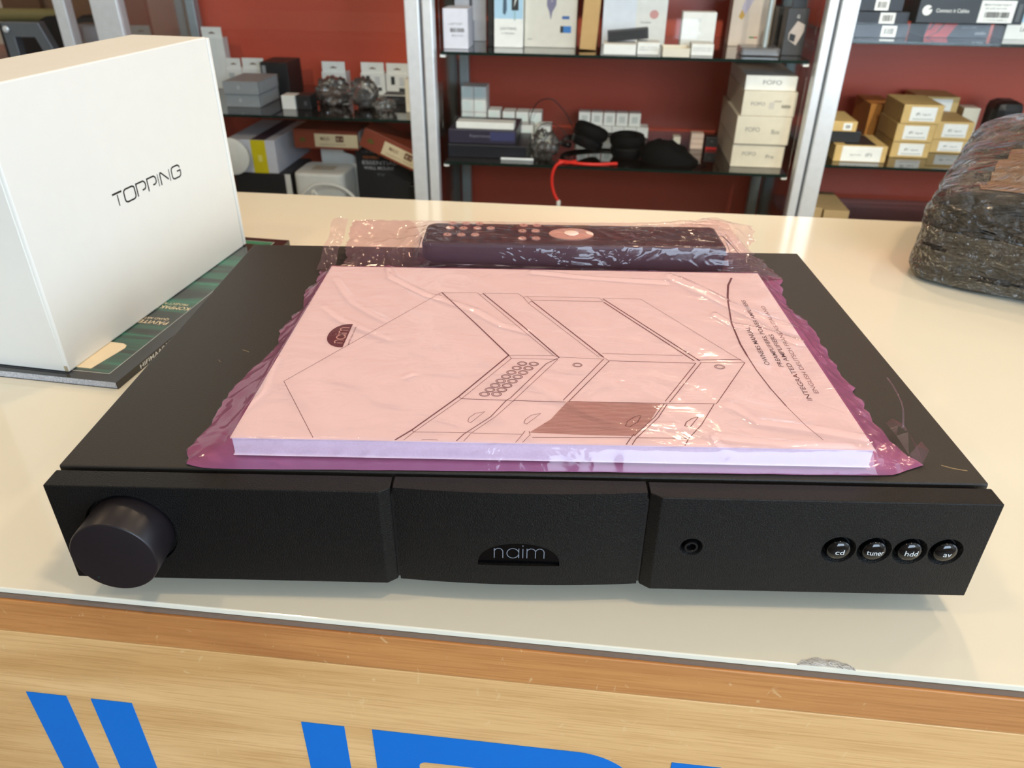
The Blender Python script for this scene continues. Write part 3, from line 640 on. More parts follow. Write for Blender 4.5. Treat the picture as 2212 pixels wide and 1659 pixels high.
for s, x, y, h, wd in (('P\u00c4IVITETTY', -.0165, .0905, .0058, .040), ('QUAD ARTERA', -.0195, .0985, .0034, .030), ('KOMPAKTI KOTI', -.0135, .1190, .0060, .050), ('PRO-JECT AUDIO', -.0190, .1275, .0036, .032)):
    V, Fc = text_geo(s, h, wd, .008)
    flat('cover_text', V, Fc, mat('cream_label', (246, 226, 190), .5), frame((x, y+h, MZ+.00014), (-1, 0, 0), (0, -1, 0)), mg)
V, Fc = text_geo('HIFIMAAILMA', .0034, .046, .01); flat('spine_text', V, Fc, TEXTW, frame((.00006, .028, .0013), (0, 1, 0), (0, 0, 1)), mg)

bxr = math.radians(-4.04)
wb = thing('white_carton', 'large plain white product carton with thin black lettering, standing on the magazine', 'carton', (-.3501, .1769, MZ+.0002), bxr)
BW = mat('matt_white_carton', (228, 228, 221), .55, bump=.03, bscale=900, var=.008)
BH = .1972; BL = .2700; BD = .073
# body and the lid sleeve that wraps its far end (a seam shows along the far edge)
box('carton_body', -BD, 0, 0, BL-.0045, 0, BH, BW, wb, .0012)
box('carton_flap', -BD+.001, .0008, BL-.0042, BL, .0010, BH-.0010, BW, wb, .0008)
box('front_flap', -BD+.002, -.0030, -.0008, .0, .0012, BH-.001, BW, wb)
seam = mat('tan_flap_board', (176, 160, 130), .7)  # tan board for the small flap edge
box('flap_edge', -.0030, -.0006, -.0004, .0, .0008, .0050, seam, wb)
# lettering: thin squared letters drawn with strokes
def topping():
    g = []
    h = .0100; t = .0013; x = 0
    def S(p, w_=t): g.append((w_, [(x+a, b) for a, b in p]))
    S([(0, h), (.0105, h)], .0015); S([(.0052, h*.86), (.0052, 0)], .0010); x = .0125
    k = .0022; W_ = .0125
    S([(k, 0), (W_-k, 0), (W_-.0006, .0008), (W_, k), (W_, h-k), (W_-.0006, h-.0008), (W_-k, h), (k, h), (.0006, h-.0008), (0, h-k), (0, k), (.0006, .0008), (k, 0)]); x += .0150
    for _ in range(2):
        S([(0, 0), (0, h), (.0085, h), (.0100, h-.0010), (.0108, h-.0025), (.0108, .0052), (.0100, .0040), (.0088, .0034), (.0062, .0034)]); x += .0135
    S([(0, 0), (0, h)], .0008); x += .0032
    S([(0, 0), (0, h-.001), (.0008, h), (.0018, h-.0004), (.0100, .0022)]); S([(.0120, h), (.0120, 0)], .0008); x += .0152
    S([(.0115, h-.0028), (.0108, h-.0010), (.0090, h), (.0024, h), (.0008, h-.0008), (0, h-.0024), (0, .0024), (.0008, .0008), (.0024, 0), (.0095, 0), (.0112, .0010), (.0118, .0024), (.0118, .0052), (.0072, .0052)])
    return g, x+.0118
g, W = topping(); V, Fc = ribbon_geo(g)
kx = .0925/W
V = [(a*kx, b*1.0, c_) for a, b, c_ in V]
flat('carton_lettering', V, Fc, mat('black_print', (22, 22, 22), .4), frame((.00015, .0930, .0943), (0, 1, 0), (0, 0, 1)), wb)

# ---------------------------------------------------------------- parcel wrapped in black stretch film
pc = thing('wrapped_parcel', 'bulky parcel wrapped in shiny black stretch film and clear tape at the right', 'parcel', (.62, .55, 0), 0)
def parcel():
    # rounded block, local frame rotated; corner nearest the camera's left at (.337,.462)
    bm = bmesh.new(); bmesh.ops.create_cube(bm, size=1)
    bmesh.ops.subdivide_edges(bm, edges=bm.edges, cuts=60, use_grid_fill=True)
    return bm
PCL = dict(ox=.326, oy=.458, ang=math.radians(-28))
bm = parcel()
Lx, Ly, Hz = .40, .215, .185
ca, sa = math.cos(PCL['ang']), math.sin(PCL['ang'])
for v in bm.verts:
    p = v.co*1.0
    q = Vector((p.x*2, p.y*2, p.z*2))
    # superellipsoid rounding of the edges
    k = 11
    nrm = (abs(q.x)**k+abs(q.y)**k+abs(q.z)**k)**(1/k)
    q = q/nrm*max(abs(q.x), abs(q.y), abs(q.z))
    a, b, c_ = (q.x+1)/2, (q.y+1)/2, (q.z+1)/2
    x = a*Lx; y = b*Ly; z = c_*Hz
    # the top slopes up from the front edge and from the left end, with a soft bump at the top
    top = .086+.046*b**1.05+.004*math.sin(b*3)+.003*math.sin(a*9)
    top *= (.95+.05*min(1, a/.15))
    z = c_*top
    # sides lean in
    if c_ > .3: y += (c_-.3)*.012; x += (c_-.3)*(.014+.012*b)
    x += .006*(1-c_)*math.sin(c_*6)
    # folds of the film: long streaks round the parcel plus small crumples
    n1_ = noise.noise(Vector((x*6, y*30, z*34)))*.0030+noise.noise(Vector((x*30, y*40, z*50)))*.0010
    rid = 1-abs(noise.noise(Vector((x*12+y*9, y*60, z*70)))*2)
    d = n1_+.0030*rid
    nn = Vector((q.x**5, q.y**5, q.z**5)); nn.normalize()
    P_ = Vector((x, y, z))+nn*d
    P_.z = max(P_.z, .0006)
    v.co = Vector((PCL['ox']+P_.x*ca-P_.y*sa-.62, PCL['oy']+P_.x*sa+P_.y*ca-.55, P_.z))
for f in bm.faces: f.smooth = True
me = bpy.data.meshes.new('film_wrapping'); bm.to_mesh(me); bm.free()
pm = bpy.data.materials.new('black_stretch_film'); pm.use_nodes = True; nt = pm.node_tree; bb = nt.nodes['Principled BSDF']; L = nt.links.new
tc = nt.nodes.new('ShaderNodeTexCoord'); mp = nt.nodes.new('ShaderNodeMapping'); mp.inputs['Rotation'].default_value = (0, 0, .489); mp.inputs['Scale'].default_value = (3, 20, 30); L(tc.outputs['Object'], mp.inputs[0])
n1 = nt.nodes.new('ShaderNodeTexNoise'); n1.inputs['Scale'].default_value = 3; n1.inputs['Detail'].default_value = 6; n1.inputs['Distortion'].default_value = 1.6; L(mp.outputs[0], n1.inputs[0])
bp = nt.nodes.new('ShaderNodeBump'); bp.inputs['Strength'].default_value = .9; bp.inputs['Distance'].default_value = .014; L(n1.outputs[0], bp.inputs['Height']); L(bp.outputs[0], bb.inputs['Normal']); L(bp.outputs[0], bb.inputs['Coat Normal'])
bb.inputs['Base Color'].default_value = rgb((16, 13, 11)); bb.inputs['Roughness'].default_value = .10; bb.inputs['Coat Weight'].default_value = 1.0; bb.inputs['Coat Roughness'].default_value = .08
me.materials.append(pm); o = bpy.data.objects.new('film_wrapping', me); COL.objects.link(o); o.parent = pc
wrap = o
# bands of tape that follow the surface: copies of the wrapping faces inside a band, lifted a little
def band(name, test, m, lift=.0007):
    b2_ = bmesh.new(); b2_.from_mesh(wrap.data)
    dl = [f for f in b2_.faces if not test(f.calc_center_median()+Vector((.62, .55, 0)), f.normal)]
    bmesh.ops.delete(b2_, geom=dl, context='FACES'); b2_.normal_update()
    for v in b2_.verts: v.co += v.normal*lift
    me_ = bpy.data.meshes.new(name); b2_.to_mesh(me_); b2_.free(); me_.materials.clear(); me_.materials.append(m)
    for p in me_.polygons: p.use_smooth = True
    oo = bpy.data.objects.new(name, me_); COL.objects.link(oo); oo.parent = pc; return oo
def loc(c_): 
    dx, dy = c_.x-PCL['ox'], c_.y-PCL['oy']; return (dx*ca+dy*sa, -dx*sa+dy*ca, c_.z)
tapeT = film_mat('clear_parcel_tape', (.86, .80, .70), (.46, .38, .27), .17, .10, .9, 70, (1, 1.5, 2), 1.6, .012)
tapeB = film_mat('brown_parcel_tape', (.75, .50, .34), (.62, .36, .20), .45, .14, .8, 50, (1, 4, 1), 1.5, .010)
tapeP = film_mat('pink_label_patch', (.8, .6, .6), (.62, .40, .40), .8, .2, .5, 60)
band('clear_tape', lambda c_, n_: loc(c_)[2] < .052 and loc(c_)[2] > .004 and loc(c_)[0] < .20 and (n_.z < .5), tapeT)
band('brown_tape', lambda c_, n_: n_.z > .3 and .040+.12*loc(c_)[1] < loc(c_)[0] < .30 and .022 < loc(c_)[1] < .105, tapeB)
band('label_patch', lambda c_, n_: n_.z > .2 and .050+.12*loc(c_)[1] < loc(c_)[0] < .30 and .135 < loc(c_)[1] < .200, tapeP, .0009)
# ---------------------------------------------------------------- display cabinets behind the counter
YC = 1.55; YB = 1.985; ZT = .95
def post(par, x0, x1, y0, y1, name='post', m=None):
    o = box(name, x0-par.location.x, x1-par.location.x, y0-par.location.y, y1-par.location.y, 0, ZT-FZ, m or ALU, par, .003)
    return o
def cabinet(label, x0, x1, shelves, posts, glass_y=1.520):
    t = thing('display_cabinet', label, 'display cabinet', ((x0+x1)/2, 1.75, FZ), 0, 'glass shelved display cabinets behind the counter')
    cx = (x0+x1)/2
    lx = lambda a: a-cx
    box('back_panel', lx(x0), lx(x1), YB-1.75, YB+.016-1.75, .05, ZT-FZ-.03, RED, t)
    for a, b in posts: post(t, a, b, 1.512, 1.545)
    for a, b in ((x0+.004, x0+.030), (x1-.030, x1-.004)): post(t, a, b, 1.935, 1.965, 'post', ALUD)
    box('base', lx(x0), lx(x1), 1.53-1.75, YB-1.75, 0, .10, ALUD, t, .002)
    box('top_cap', lx(x0), lx(x1), 1.512-1.75, YB+.016-1.75, ZT-FZ-.03, ZT-FZ, ALUD, t, .002)
    for z in shelves:
        s = box('shelf', lx(x0+.032), lx(x1-.032), YC-.004-1.75, 1.962-1.75, z-.0062-FZ, z-FZ, SMOKED, t)
        box('shelf_edge', lx(x0+.032), lx(x1-.032), YC-.0062-1.75, YC-.0042-1.75, z-.0062-FZ, z-FZ, GEDGE, s)
        for a in (x0+.03, x1-.042):
            box('shelf_clip', lx(a), lx(a+.012), YC-.002-1.75, YC+.018-1.75, z-.0125-FZ, z-.0064-FZ, WHT, s)
    for a in (x0+.001, x1-.004):
        box('side_glass', lx(a), lx(a+.003), 1.547-1.75, 1.932-1.75, .11, ZT-FZ-.04, CLEARG, t)
    box('door_glass', lx(x0+.036), lx(x1-.036), glass_y-1.75, glass_y+.004-1.75, .11, ZT-FZ-.04, CLEARG, t)
    return t
cabinet('left red-backed cabinet of the three, behind the white carton', -1.132, -.3735, (.36, -.097, -.36), [(-1.132, -1.066), (-.4095, -.3770)])
cabinet('middle red-backed cabinet with headphones and a stack of cream boxes', -.3710, .4985, (.30, .055, -.19, -.48), [(-.3706, -.3480), (.4757, .4950)])
cabinet('right red-backed cabinet with kraft boxes, behind the wrapped parcel', .5010, 1.60, (.36, .097, -.164, -.36), [(.5012, .5375), (1.565, 1.60)])

FONTC = {}
def carton(name, label, cat, x0, x1, y, z0, z1, dep, m, prints=(), group=None, rz=0, tilt=0, bev=.0012, side=None):
    """one boxed product; prints lie on its front: ('r',fx0,fx1,fz0,fz1,colour) or ('t',text,fx0,fz0,height fraction,colour,width fraction)"""
    z0 += .0003
    W_, H_ = x1-x0, z1-z0
    cx = (x0+x1)/2
    if prints or side:
        t = thing(name, label, cat, (cx, y, z0), rz, group); t.rotation_euler = (0, tilt, rz)
        b = box('box_body', -W_/2, W_/2, 0, dep, 0, H_, m, t, bev)
        if side: box('side_print', W_/2+.0001, W_/2+.0005, .08*dep, .92*dep, .08*H_, .92*H_, side, t)
        for k, p in enumerate(prints):
            lift = -.0002-.00012*k
            if p[0] == 'r':
                flat('printed_panel', [(W_*(p[1]-.5), H_*p[3], 0), (W_*(p[2]-.5), H_*p[3], 0), (W_*(p[2]-.5), H_*p[4], 0), (W_*(p[1]-.5), H_*p[4], 0)], [(0, 1, 2, 3)], p[5] if not isinstance(p[5], tuple) else C(p[5]), frame((0, lift, 0), (1, 0, 0), (0, 0, 1)), t)
            elif p[0] == 't':
                V, Fc = text_geo(p[1], H_*p[4], W_*p[6] if len(p) > 6 else None, .004)
                flat('lettering', V, Fc, p[5] if not isinstance(p[5], tuple) else C(p[5]), frame((W_*(p[2]-.5), lift, H_*p[3]), (1, 0, 0), (0, 0, 1)), t)
            elif p[0] == 'bars':
                x = W_*(p[1]-.5); xe = W_*(p[2]-.5); V = []; Fc = []
                random.seed(k+int(x0*1000))
                while x < xe:
                    wd = min(random.choice((.0006, .0010, .0016)), xe-x); b0 = len(V)
                    V += [(x, H_*p[3], 0), (x+wd, H_*p[3], 0), (x+wd, H_*p[4], 0), (x, H_*p[4], 0)]; Fc.append((b0, b0+1, b0+2, b0+3)); x += wd+random.choice((.0006, .0012))
                flat('barcode', V, Fc, TEXTD, frame((0, lift, 0), (1, 0, 0), (0, 0, 1)), t)
            elif p[0] == 'poly':
                flat('printed_picture', [(W_*(a-.5), H_*b_, 0) for a, b_ in p[1]], [tuple(range(len(p[1])))], p[2] if not isinstance(p[2], tuple) else C(p[2]), frame((0, lift, 0), (1, 0, 0), (0, 0, 1)), t)
        return t
    o = box(name, -W_/2, W_/2, 0, dep, 0, H_, m, None, bev); o.location = (cx, y, z0); o.rotation_euler = (0, tilt, rz)
    return tag(o, label, cat, group)
def hangbox(label, x0, x1, y, z0, z1, dep, prints=(), body=WHT, group='white hang-tab boxes'):
    """small box with a punched hanging tab on top"""
    z0 += .0003
    W_, H_ = x1-x0, z1-z0; tabh = min(.026, H_*.4)
    t = thing('hang_tab_box', label, 'box', ((x0+x1)/2, y, z0), 0, group)
    box('box_body', -W_/2, W_/2, 0, dep, 0, H_-tabh, body, t, .001)
    tb = prism('hang_tab', [(-W_/2+.002, H_-tabh), (W_/2-.002, H_-tabh), (W_/2-.002, H_), (-W_/2+.002, H_)], .004, .0052, WHT, t, 'y')
    sl = [(-.010, -.0022), (.010, -.0022), (.010, .0004), (.004, .0010), (0, .0040), (-.004, .0010), (-.010, .0004)]
    s_ = min(1, W_/.05)*.9
    flat('euro_slot', [(a*s_, H_-tabh*.55+b*s_, 0) for a, b in sl], [tuple(range(7))], C((110, 70, 40)), frame((0, .0036, 0), (1, 0, 0), (0, 0, 1)), tb)
    for k, (fx0, fx1, fz0, fz1, c_) in enumerate(prints):
        hb = H_-tabh
        flat('printed_panel', [(W_*(fx0-.5), hb*fz0, 0), (W_*(fx1-.5), hb*fz0, 0), (W_*(fx1-.5), hb*fz1, 0), (W_*(fx0-.5), hb*fz1, 0)], [(0, 1, 2, 3)], C(c_), frame((0, -.0003-.0001*k, 0), (1, 0, 0), (0, 0, 1)), t)
    return t
BL_ = (28, 28, 30); GR_ = (120, 122, 124); OFFW = (228, 228, 222)

# ---- middle cabinet, upper shelf
M = .055
carton('open_box', 'white barcoded box with torn flaps, leftmost on the middle cabinet upper shelf', 'box', -.3400, -.2830, 1.588, M, .139, .075, mat('bluish_white_card', (218, 218, 228), .55), [('t', 'LAPTOP', .22, .60, .05, GR_, .55), ('bars', .28, .85, .42, .52), ('t', 'Made in China', .35, .32, .04, GR_, .45)])
carton('grey_box', 'plain light grey box behind the torn white box', 'box', -.3360, -.3010, 1.72, M, .172, .05, mat('light_grey_card', (178, 180, 188), .55))
carton('grey_box', 'grey box leaning back beside the red gap on the middle cabinet upper shelf', 'box', -.2960, -.2630, 1.74, M, .176, .05, mat('light_grey_card', (178, 180, 188), .55), rz=.25)
carton('black_case', 'thin upright black case left of the blue and white cable box', 'case', -.2450, -.2335, 1.640, M, .200, .14, BLK)
bl = mat('pale_blue_print', (170, 205, 226), .5)
carton('cable_box', 'white and pale blue upright box with printed charging plug', 'box', -.2295, -.1625, 1.636, M, .200, .06, WHT, [('r', .01, .99, .42, 1.0, bl), ('r', .60, .84, .54, .86, BLKC), ('poly', [(.76, .84), (.66, .70), (.72, .70), (.68, .58), (.80, .74), (.73, .74), (.80, .84)], WHT), ('poly', [(.30, .50), (.38, .47), (.44, .55), (.42, .86), (.32, .84)], (60, 84, 104)), ('r', .69, .74, .40, .54, (150, 185, 190)), ('t', 'LIGHTNING', .22, .26, .04, GR_, .56), ('t', 'to USB adapter', .26, .20, .025, GR_, .46)])
carton('cable_box', 'broad beige box with grey-violet plug picture and small blue label', 'box', -.1605, -.0405, 1.654, M, .215, .07, mat('warm_grey_card', (214, 210, 198), .55), [('poly', [(.42, .55), (.47, .47), (.50, .36), (.53, .47), (.60, .56), (.62, 1.0), (.42, 1.0)], (122, 118, 142)), ('t', 'C SERIES', .50, .60, .02, WHT, .03), ('r', .74, .90, .20, .29, (52, 120, 190)), ('r', .69, .75, .20, .29, BLKC), ('r', .72, .86, .38, .42, (60, 100, 160)), ('t', 'CONNECT', .06, .10, .02, GR_, .1)])
carton('cardboard_piece', 'tan cardboard box end standing upright, centre of the middle cabinet upper shelf', 'cardboard box', -.0300, .0075, 1.612, M+.0025, .210, .13, mat('tan_cardboard', (196, 158, 104), .65), tilt=.05)
carton('white_carton', 'tall bluish white carton with small pink round sticker behind the black block', 'box', .0185, .1690, 1.74, M-.0, .215, .06, mat('cool_white_card', (222, 228, 236), .5), [('r', .52, .995, .01, .99, OFFW), ('poly', [(.80+.07*math.cos(a), .42+.06*math.sin(a)) for a in np.linspace(0, 2*PI, 18, endpoint=False)], (205, 150, 145)), ('poly', [(.58, .80), (.66, .78), (.84, .98), (.72, .99)], (70, 72, 74)), ('poly', [(.80, .74), (.85, .72), (.94, .9), (.90, .92)], (90, 92, 94)), ('t', 'Connect', .60, .30, .03, GR_, .16)])
carton('white_slim_box', 'low white box under the black block at the middle cabinet upper shelf front', 'box', .0250, .0960, 1.559, M, .0765, .07, WHT, [('r', .02, .98, .05, .12, OFFW)])
carton('black_block', 'black rectangular box lying askew on two low white boxes', 'box', .0330, .1230, 1.590, .0815, .1030, .035, BLKC, [('r', .04, .93, .12, .88, BLK)], tilt=-.10)
carton('white_slim_box', 'low white box with small lines of text right of the black block', 'box', .0995, .1475, 1.570, M, .0800, .06, WHT, [('t', 'usb-c to jack', .10, .60, .09, GR_, .8), ('t', 'adapter hi-res', .10, .40, .09, GR_, .8)])
# shallow cream tray
tr = thing('cardboard_tray', 'small shallow cream cardboard tray at the middle cabinet upper shelf front', 'tray', (.1828, 1.5445, M+.0003))
box('tray_base', -.029, .029, 0, .06, 0, .004, CRM, tr, .0005)
for a in ((-.029, .029, 0, .0015, .004, .018), (-.029, .029, .0585, .06, .004, .018), (-.029, -.0275, .0017, .0583, .004, .018), (.0275, .029, .0017, .0583, .004, .018)): box('tray_side', *a, CRM, tr)
carton('white_slim_box', 'low white box with grey text in front of the square white box', 'box', .2180, .2660, 1.577, M, .0790, .06, WHT, [('t', 'headphone amp', .08, .62, .09, GR_, .82), ('t', 'hi-res audio dac', .08, .42, .09, GR_, .82)])
carton('white_square_box', 'square plain white box standing behind two low boxes', 'box', .2010, .2770, 1.68, M, .1340, .04, WHT, [('t', 'DAC', .45, .74, .1, (190, 196, 198), .12)])
carton('cable_box', 'tall beige box with printed gold jack plug near the right of the upper shelf', 'box', .3220, .4180, 1.765, M, .215, .06, mat('rosy_beige_card', (216, 200, 184), .55), [('poly', [(.20, .42), (.30, .40), (.62, .78), (.80, 1.0), (.52, 1.0), (.24, .56)], (186, 176, 190)), ('poly', [(.17, .40), (.26, .36), (.32, .42), (.24, .50)], (190, 150, 60)), ('r', .50, .62, .115, .135, (60, 120, 60)), ('r', .62, .70, .115, .135, (190, 70, 60))])
sd = thing('headphone_stand', 'clear plastic headphone stand with upright grey pole on a shallow base', 'headphone stand', (.371, 1.594, M+.0003))
clearp = film_mat('clear_acrylic', (.80, .80, .82), (.55, .54, .56), .35, .08, .2, 50)
box('stand_base', -.042, .042, 0, .068, 0, .017, clearp, sd, .003)
box('stand_inner', -.036, .036, .006, .062, .002, .012, GREY, sd, .002)
lathe('stand_pole', [(.0055, .017), (.0055, .232), (.001, .232)], ALUD, sd, 24, 'z', (.012, .034, 0))
carton('charger_box', 'dark grey box with a pale charger picture and hanging tab at the right end', 'box', .4205, .4660, 1.62, M, .1500, .05, mat('charcoal_card', (58, 58, 60), .5), [('poly', [(.22, .34), (.62, .22), (.90, .52), (.90, .66), (.52, .74), (.20, .48)], (190, 178, 170)), ('poly', [(.24, .34), (.52, .29), (.54, .44), (.26, .48)], BLKC), ('t', 'G', .46, .80, .07, WHT, .12), ('r', .15, .80, 1.01, 1.20, BLK)])
carton('dark_box', 'narrow dark box behind the clear headphone stand', 'box', .4190, .4380, 1.71, M, .1450, .08, BLKC)

# ---- middle cabinet, lower shelf
N = -.19
pale = mat('pale_green_print', (228, 238, 232), .5)
LET4 = 'abcd'
for c_ in range(2):
    for k in range(4):
        x = -.3390+c_*.0335
        carton('small_white_box', 'white green-labelled box, %s in the %s column of the corner stack' % (('lowest', 'second from bottom', 'third from bottom', 'topmost')[k], ('left', 'right')[c_]), 'box', x, x+.0325, 1.800, N+k*.0325, N+k*.0325+.0318, .06, WHT, [('r', .08, .75, .12, .88, pale)], group='small white boxes stacked in the corner')
carton('small_white_box', 'single small white box right of the corner stack', 'box', -.2685, -.2360, 1.80, N, N+.0318, .05, WHT, [('r', .08, .75, .12, .88, pale)])
carton('small_white_box', 'small white box on top of the single box right of the corner stack', 'box', -.2685, -.2360, 1.80, N+.0322, -.1180, .05, WHT, [('r', .08, .75, .12, .88, pale)])
for i, x in enumerate((-.2295, -.1935, -.1585)):
    for k in range(2):
        carton('small_white_box', '%s white box %s in the group of six left of the headphone cable' % (('left', 'middle', 'right')[i], ('below', 'on top')[k]), 'box', x, x+.0325, 1.80, N+k*.035, N+k*.035+.0343, .05, WHT, [('r', .12, .85, .2, .8, pale)], group='white boxes left of the headphone cable')
for i, x in enumerate((-.1745, -.1290)):
    carton('small_white_box', ('left' if i == 0 else 'right')+' of two white boxes in front of the group of six', 'box', x, x+.0325, 1.735, N, -.1400+.001*i, .05, WHT, [('r', .12, .85, .2, .8, pale)])
for i in range(6):
    x = -.036+i*.0325
    carton('small_white_box', '%s of six white boxes in the bottom row behind the headphones' % ('first', 'second', 'third', 'fourth', 'fifth', 'sixth')[i]+' from left', 'box', x, x+.0318, 1.842, N, -.1590, .05, WHT, group='bottom row of white boxes behind the headphones')
for i in range(5):
    x = -.029+i*.0335
    carton('small_white_box', '%s of five upright white boxes in the top row behind the headphones' % ('first', 'second', 'third', 'fourth', 'fifth')[i]+' from left', 'box', x, x+.0310, 1.850, -.1586, -.1255, .04, WHT, [('r', .25, .75, .25, .75, (205, 210, 204))], group='top row of white boxes behind the headphones')
carton('black_flat_box', 'flat black box at the bottom of the pile at the left of the lower shelf', 'box', -.3380, -.1450, 1.588, N, -.1590, .16, mat('blue_black_card', (24, 27, 36), .4))
carton('purple_flat_box', 'dark violet flat box on the black flat box', 'box', -.3380, -.1725, 1.600, -.1587, -.1262, .15, mat('dark_violet_card', (48, 44, 62), .4), [('t', 'Esperance', .32, .48, .2, (120, 118, 134), .3), ('r', .62, .985, .25, .9, (58, 60, 100))])
carton('white_slim_box', 'long slim white box lying on the dark violet box', 'box', -.3200, -.1785, 1.610, -.1259, -.1100, .04, WHT)
carton('stylus', 'thin silver bar lying at the front of the shelf before the flat boxes', 'bar', -.2060, -.1260, 1.572, N, -.1835, .008, ALU)
# headphones with black cushions
hp = thing('headphones', 'black over-ear headphones with round cushions lying flat on the lower shelf', 'headphones', (.045, 1.64, N+.0005))
vel = mat('black_velour', (9, 9, 10), .8, spec=.2); lea = mat('black_leatherette', (13, 14, 17), .35)
def cushion(cx, cy, cz, rot, sc=1):
    xf = Matrix.Translation((cx, cy, cz)) @ rot @ Matrix.Diagonal((.95, .95, 1.42, 1))
    cup = lathe('ear_cup', [(.010, 0), (.036, .001), (.041, .006), (.042, .016), (.037, .020), (.001, .020)], lea, hp, 40, 'z', (0, 0, 0), True, xf)
    lathe('ear_cushion', [(.020, .021), (.026, .019), (.040, .019), (.045, .024), (.046, .031), (.041, .038), (.032, .040), (.024, .037), (.020, .030), (.019, .023)], vel, cup, 40, 'z', (0, 0, 0), True, xf)
cushion(.053, .01, .001, Matrix.Identity(4))
cushion(-.050, .015, .0185, Matrix.Rotation(.34, 4, 'Y') @ Matrix.Rotation(-.12, 4, 'X'))
tube('headband', [(-.090, .015, .022), (-.108, .05, .020), (-.09, .11, .020), (0, .150, .020), (.09, .12, .020), (.105, .06, .022), (.094, .02, .024)], .007, lea, hp)
pch = thing('cloth_pouch', 'soft black cloth pouch slumped right of the headphones', 'pouch', (.203, 1.62, N+.0005))
pv = []; pf = []; nu, nv = 22, 12
for j in range(nv+1):
    for i in range(nu):
        a = 2*PI*i/nu; t = j/nv; r = 1-t**2.2
        x = .070*math.cos(a)*r-.018*t; y = .045*math.sin(a)*r; z = .052*math.sin(t*PI/2)*(1-.45*max(0, math.cos(a))*r)
        d = noise.noise(Vector((x*45, y*45, z*60)))*.008*min(1, t*3)
        pv.append((x+d, y+d*.6, max(0, z+d)))
for j in range(nv):
    for i in range(nu): k = (i+1) % nu; pf.append((j*nu+i, j*nu+k, (j+1)*nu+k, (j+1)*nu+i))
mesh('pouch_body', pv, pf, vel, pch, True)
tube('drawstring', [(.05, -.03, .006), (.07, -.035, .004), (.085, -.02, .003)], .0015, vel, pch)
wr_ = thing('headphone_wire', 'thin black wire looping up against the red panel', 'cable', (-.10, 1.735, N+.0005))
tube('wire', [(-.045, .01, .002), (-.052, .01, .055), (-.035, .01, .102), (0, .01, .114), (.030, .01, .092), (.052, .01, .062), (.066, -.01, .035), (.07, -.03, .004)], .0013, BLK, wr_)
tube('wire', [(-.030, -.02, .002), (-.034, -.02, .035), (-.01, -.02, .060), (.03, -.02, .05), (.06, -.03, .012)], .0011, BLK, wr_)
cb = thing('red_cable', 'bright red cable hanging over the shelf edge with a white plug', 'cable', (-.0436, 1.54, N+.0005))
RC = mat('red_rubber', (225, 50, 40), .4)
tube('cable', [(.020, .035, .004), (.0, .008, .006), (-.010, -.006, .011), (-.024, -.009, .004), (-.032, -.010, -.015), (-.033, -.010, -.040), (-.026, -.010, -.066), (-.017, -.010, -.080)], .0036, RC, cb, 12)
tube('cable', [(-.020, .03, .004), (0, .024, .004), (.034, .012, .004), (.075, .012, .004), (.104, .018, .005), (.118, .026, .004)], .0038, RC, cb, 12)
lathe('plug', [(.0042, 0), (.0050, -.003), (.0050, -.014), (.0035, -.018), (.001, -.018)], WHT, cb, 24, 'z', (-.0155, -.010, -.0795))
# clear bag with cable
def crumple(name, label, cat, loc, rx, ry, rz_, m, seed, amp_=.35, inner=None, group=None):
    t = thing(name, label, cat, loc, 0, group)
    V = []; Fc = []; nu, nv = 40, 22
    for j in range(nv+1):
        for i in range(nu):
            a = 2*PI*i/nu; ph = PI*j/nv-PI/2
            d = Vector((math.cos(a)*math.cos(ph), math.sin(a)*math.cos(ph), math.sin(ph)))
            k = 1+amp_*(1-2*abs(noise.noise(d*1.7+Vector((seed, 0, 0)))*1.8))*.7+amp_*.5*noise.noise(d*5+Vector((0, seed, 0)))
            V.append((d.x*rx*k, d.y*ry*k, max(0, rz_+d.z*rz_*k)))
    for j in range(nv):
        for i in range(nu): k = (i+1) % nu; Fc.append((j*nu+i, j*nu+k, (j+1)*nu+k, (j+1)*nu+i))
    mesh('bag_film', V, Fc, m, t, True)
    if inner:
        V2 = [(x*.55, y*.55, z*.6+.002) for x, y, z in V]; mesh('bag_contents', V2, Fc, inner, t, True)
    return t
CLB = film_mat('clear_polybag', (.86, .85, .83), (.62, .58, .54), .16, .08, .8, 40, (1, 1, 1), 2.0)
crumple('clear_plastic_bag', 'small clear plastic bag with cable left of the headphones', 'plastic bag', (-.103, 1.600, N+.0005), .030, .03, .032, CLB, 2.0, .4, mat('dark_cable_bundle', (52, 46, 46), .6))
for k, (za, zb_) in enumerate(((0, .0125), (.0130, .0255), (.0260, .0390))):
    carton('tiny_pink_box', 'tiny pinkish box, %s of three left of the black and red box' % ('lowest', 'middle', 'top')[k], 'box', .2635, .2950, 1.757, N+za, N+zb_, .03, mat('pinkish_card', (226, 202, 186), .5), group='tiny pinkish boxes')
carton('tiny_black_box', 'tiny black box with a red foot beside the pinkish boxes', 'box', .3015, .3315, 1.757, N, -.1590, .03, BLKC, [('r', .02, .98, .02, .2, (190, 30, 28)), ('t', 'ifi', .4, .6, .15, GR_, .2)])
carton('tiny_cream_box', 'tiny cream box standing behind the cloth pouch', 'box', .2230, .2420, 1.80, N, -.1700, .03, CRM)
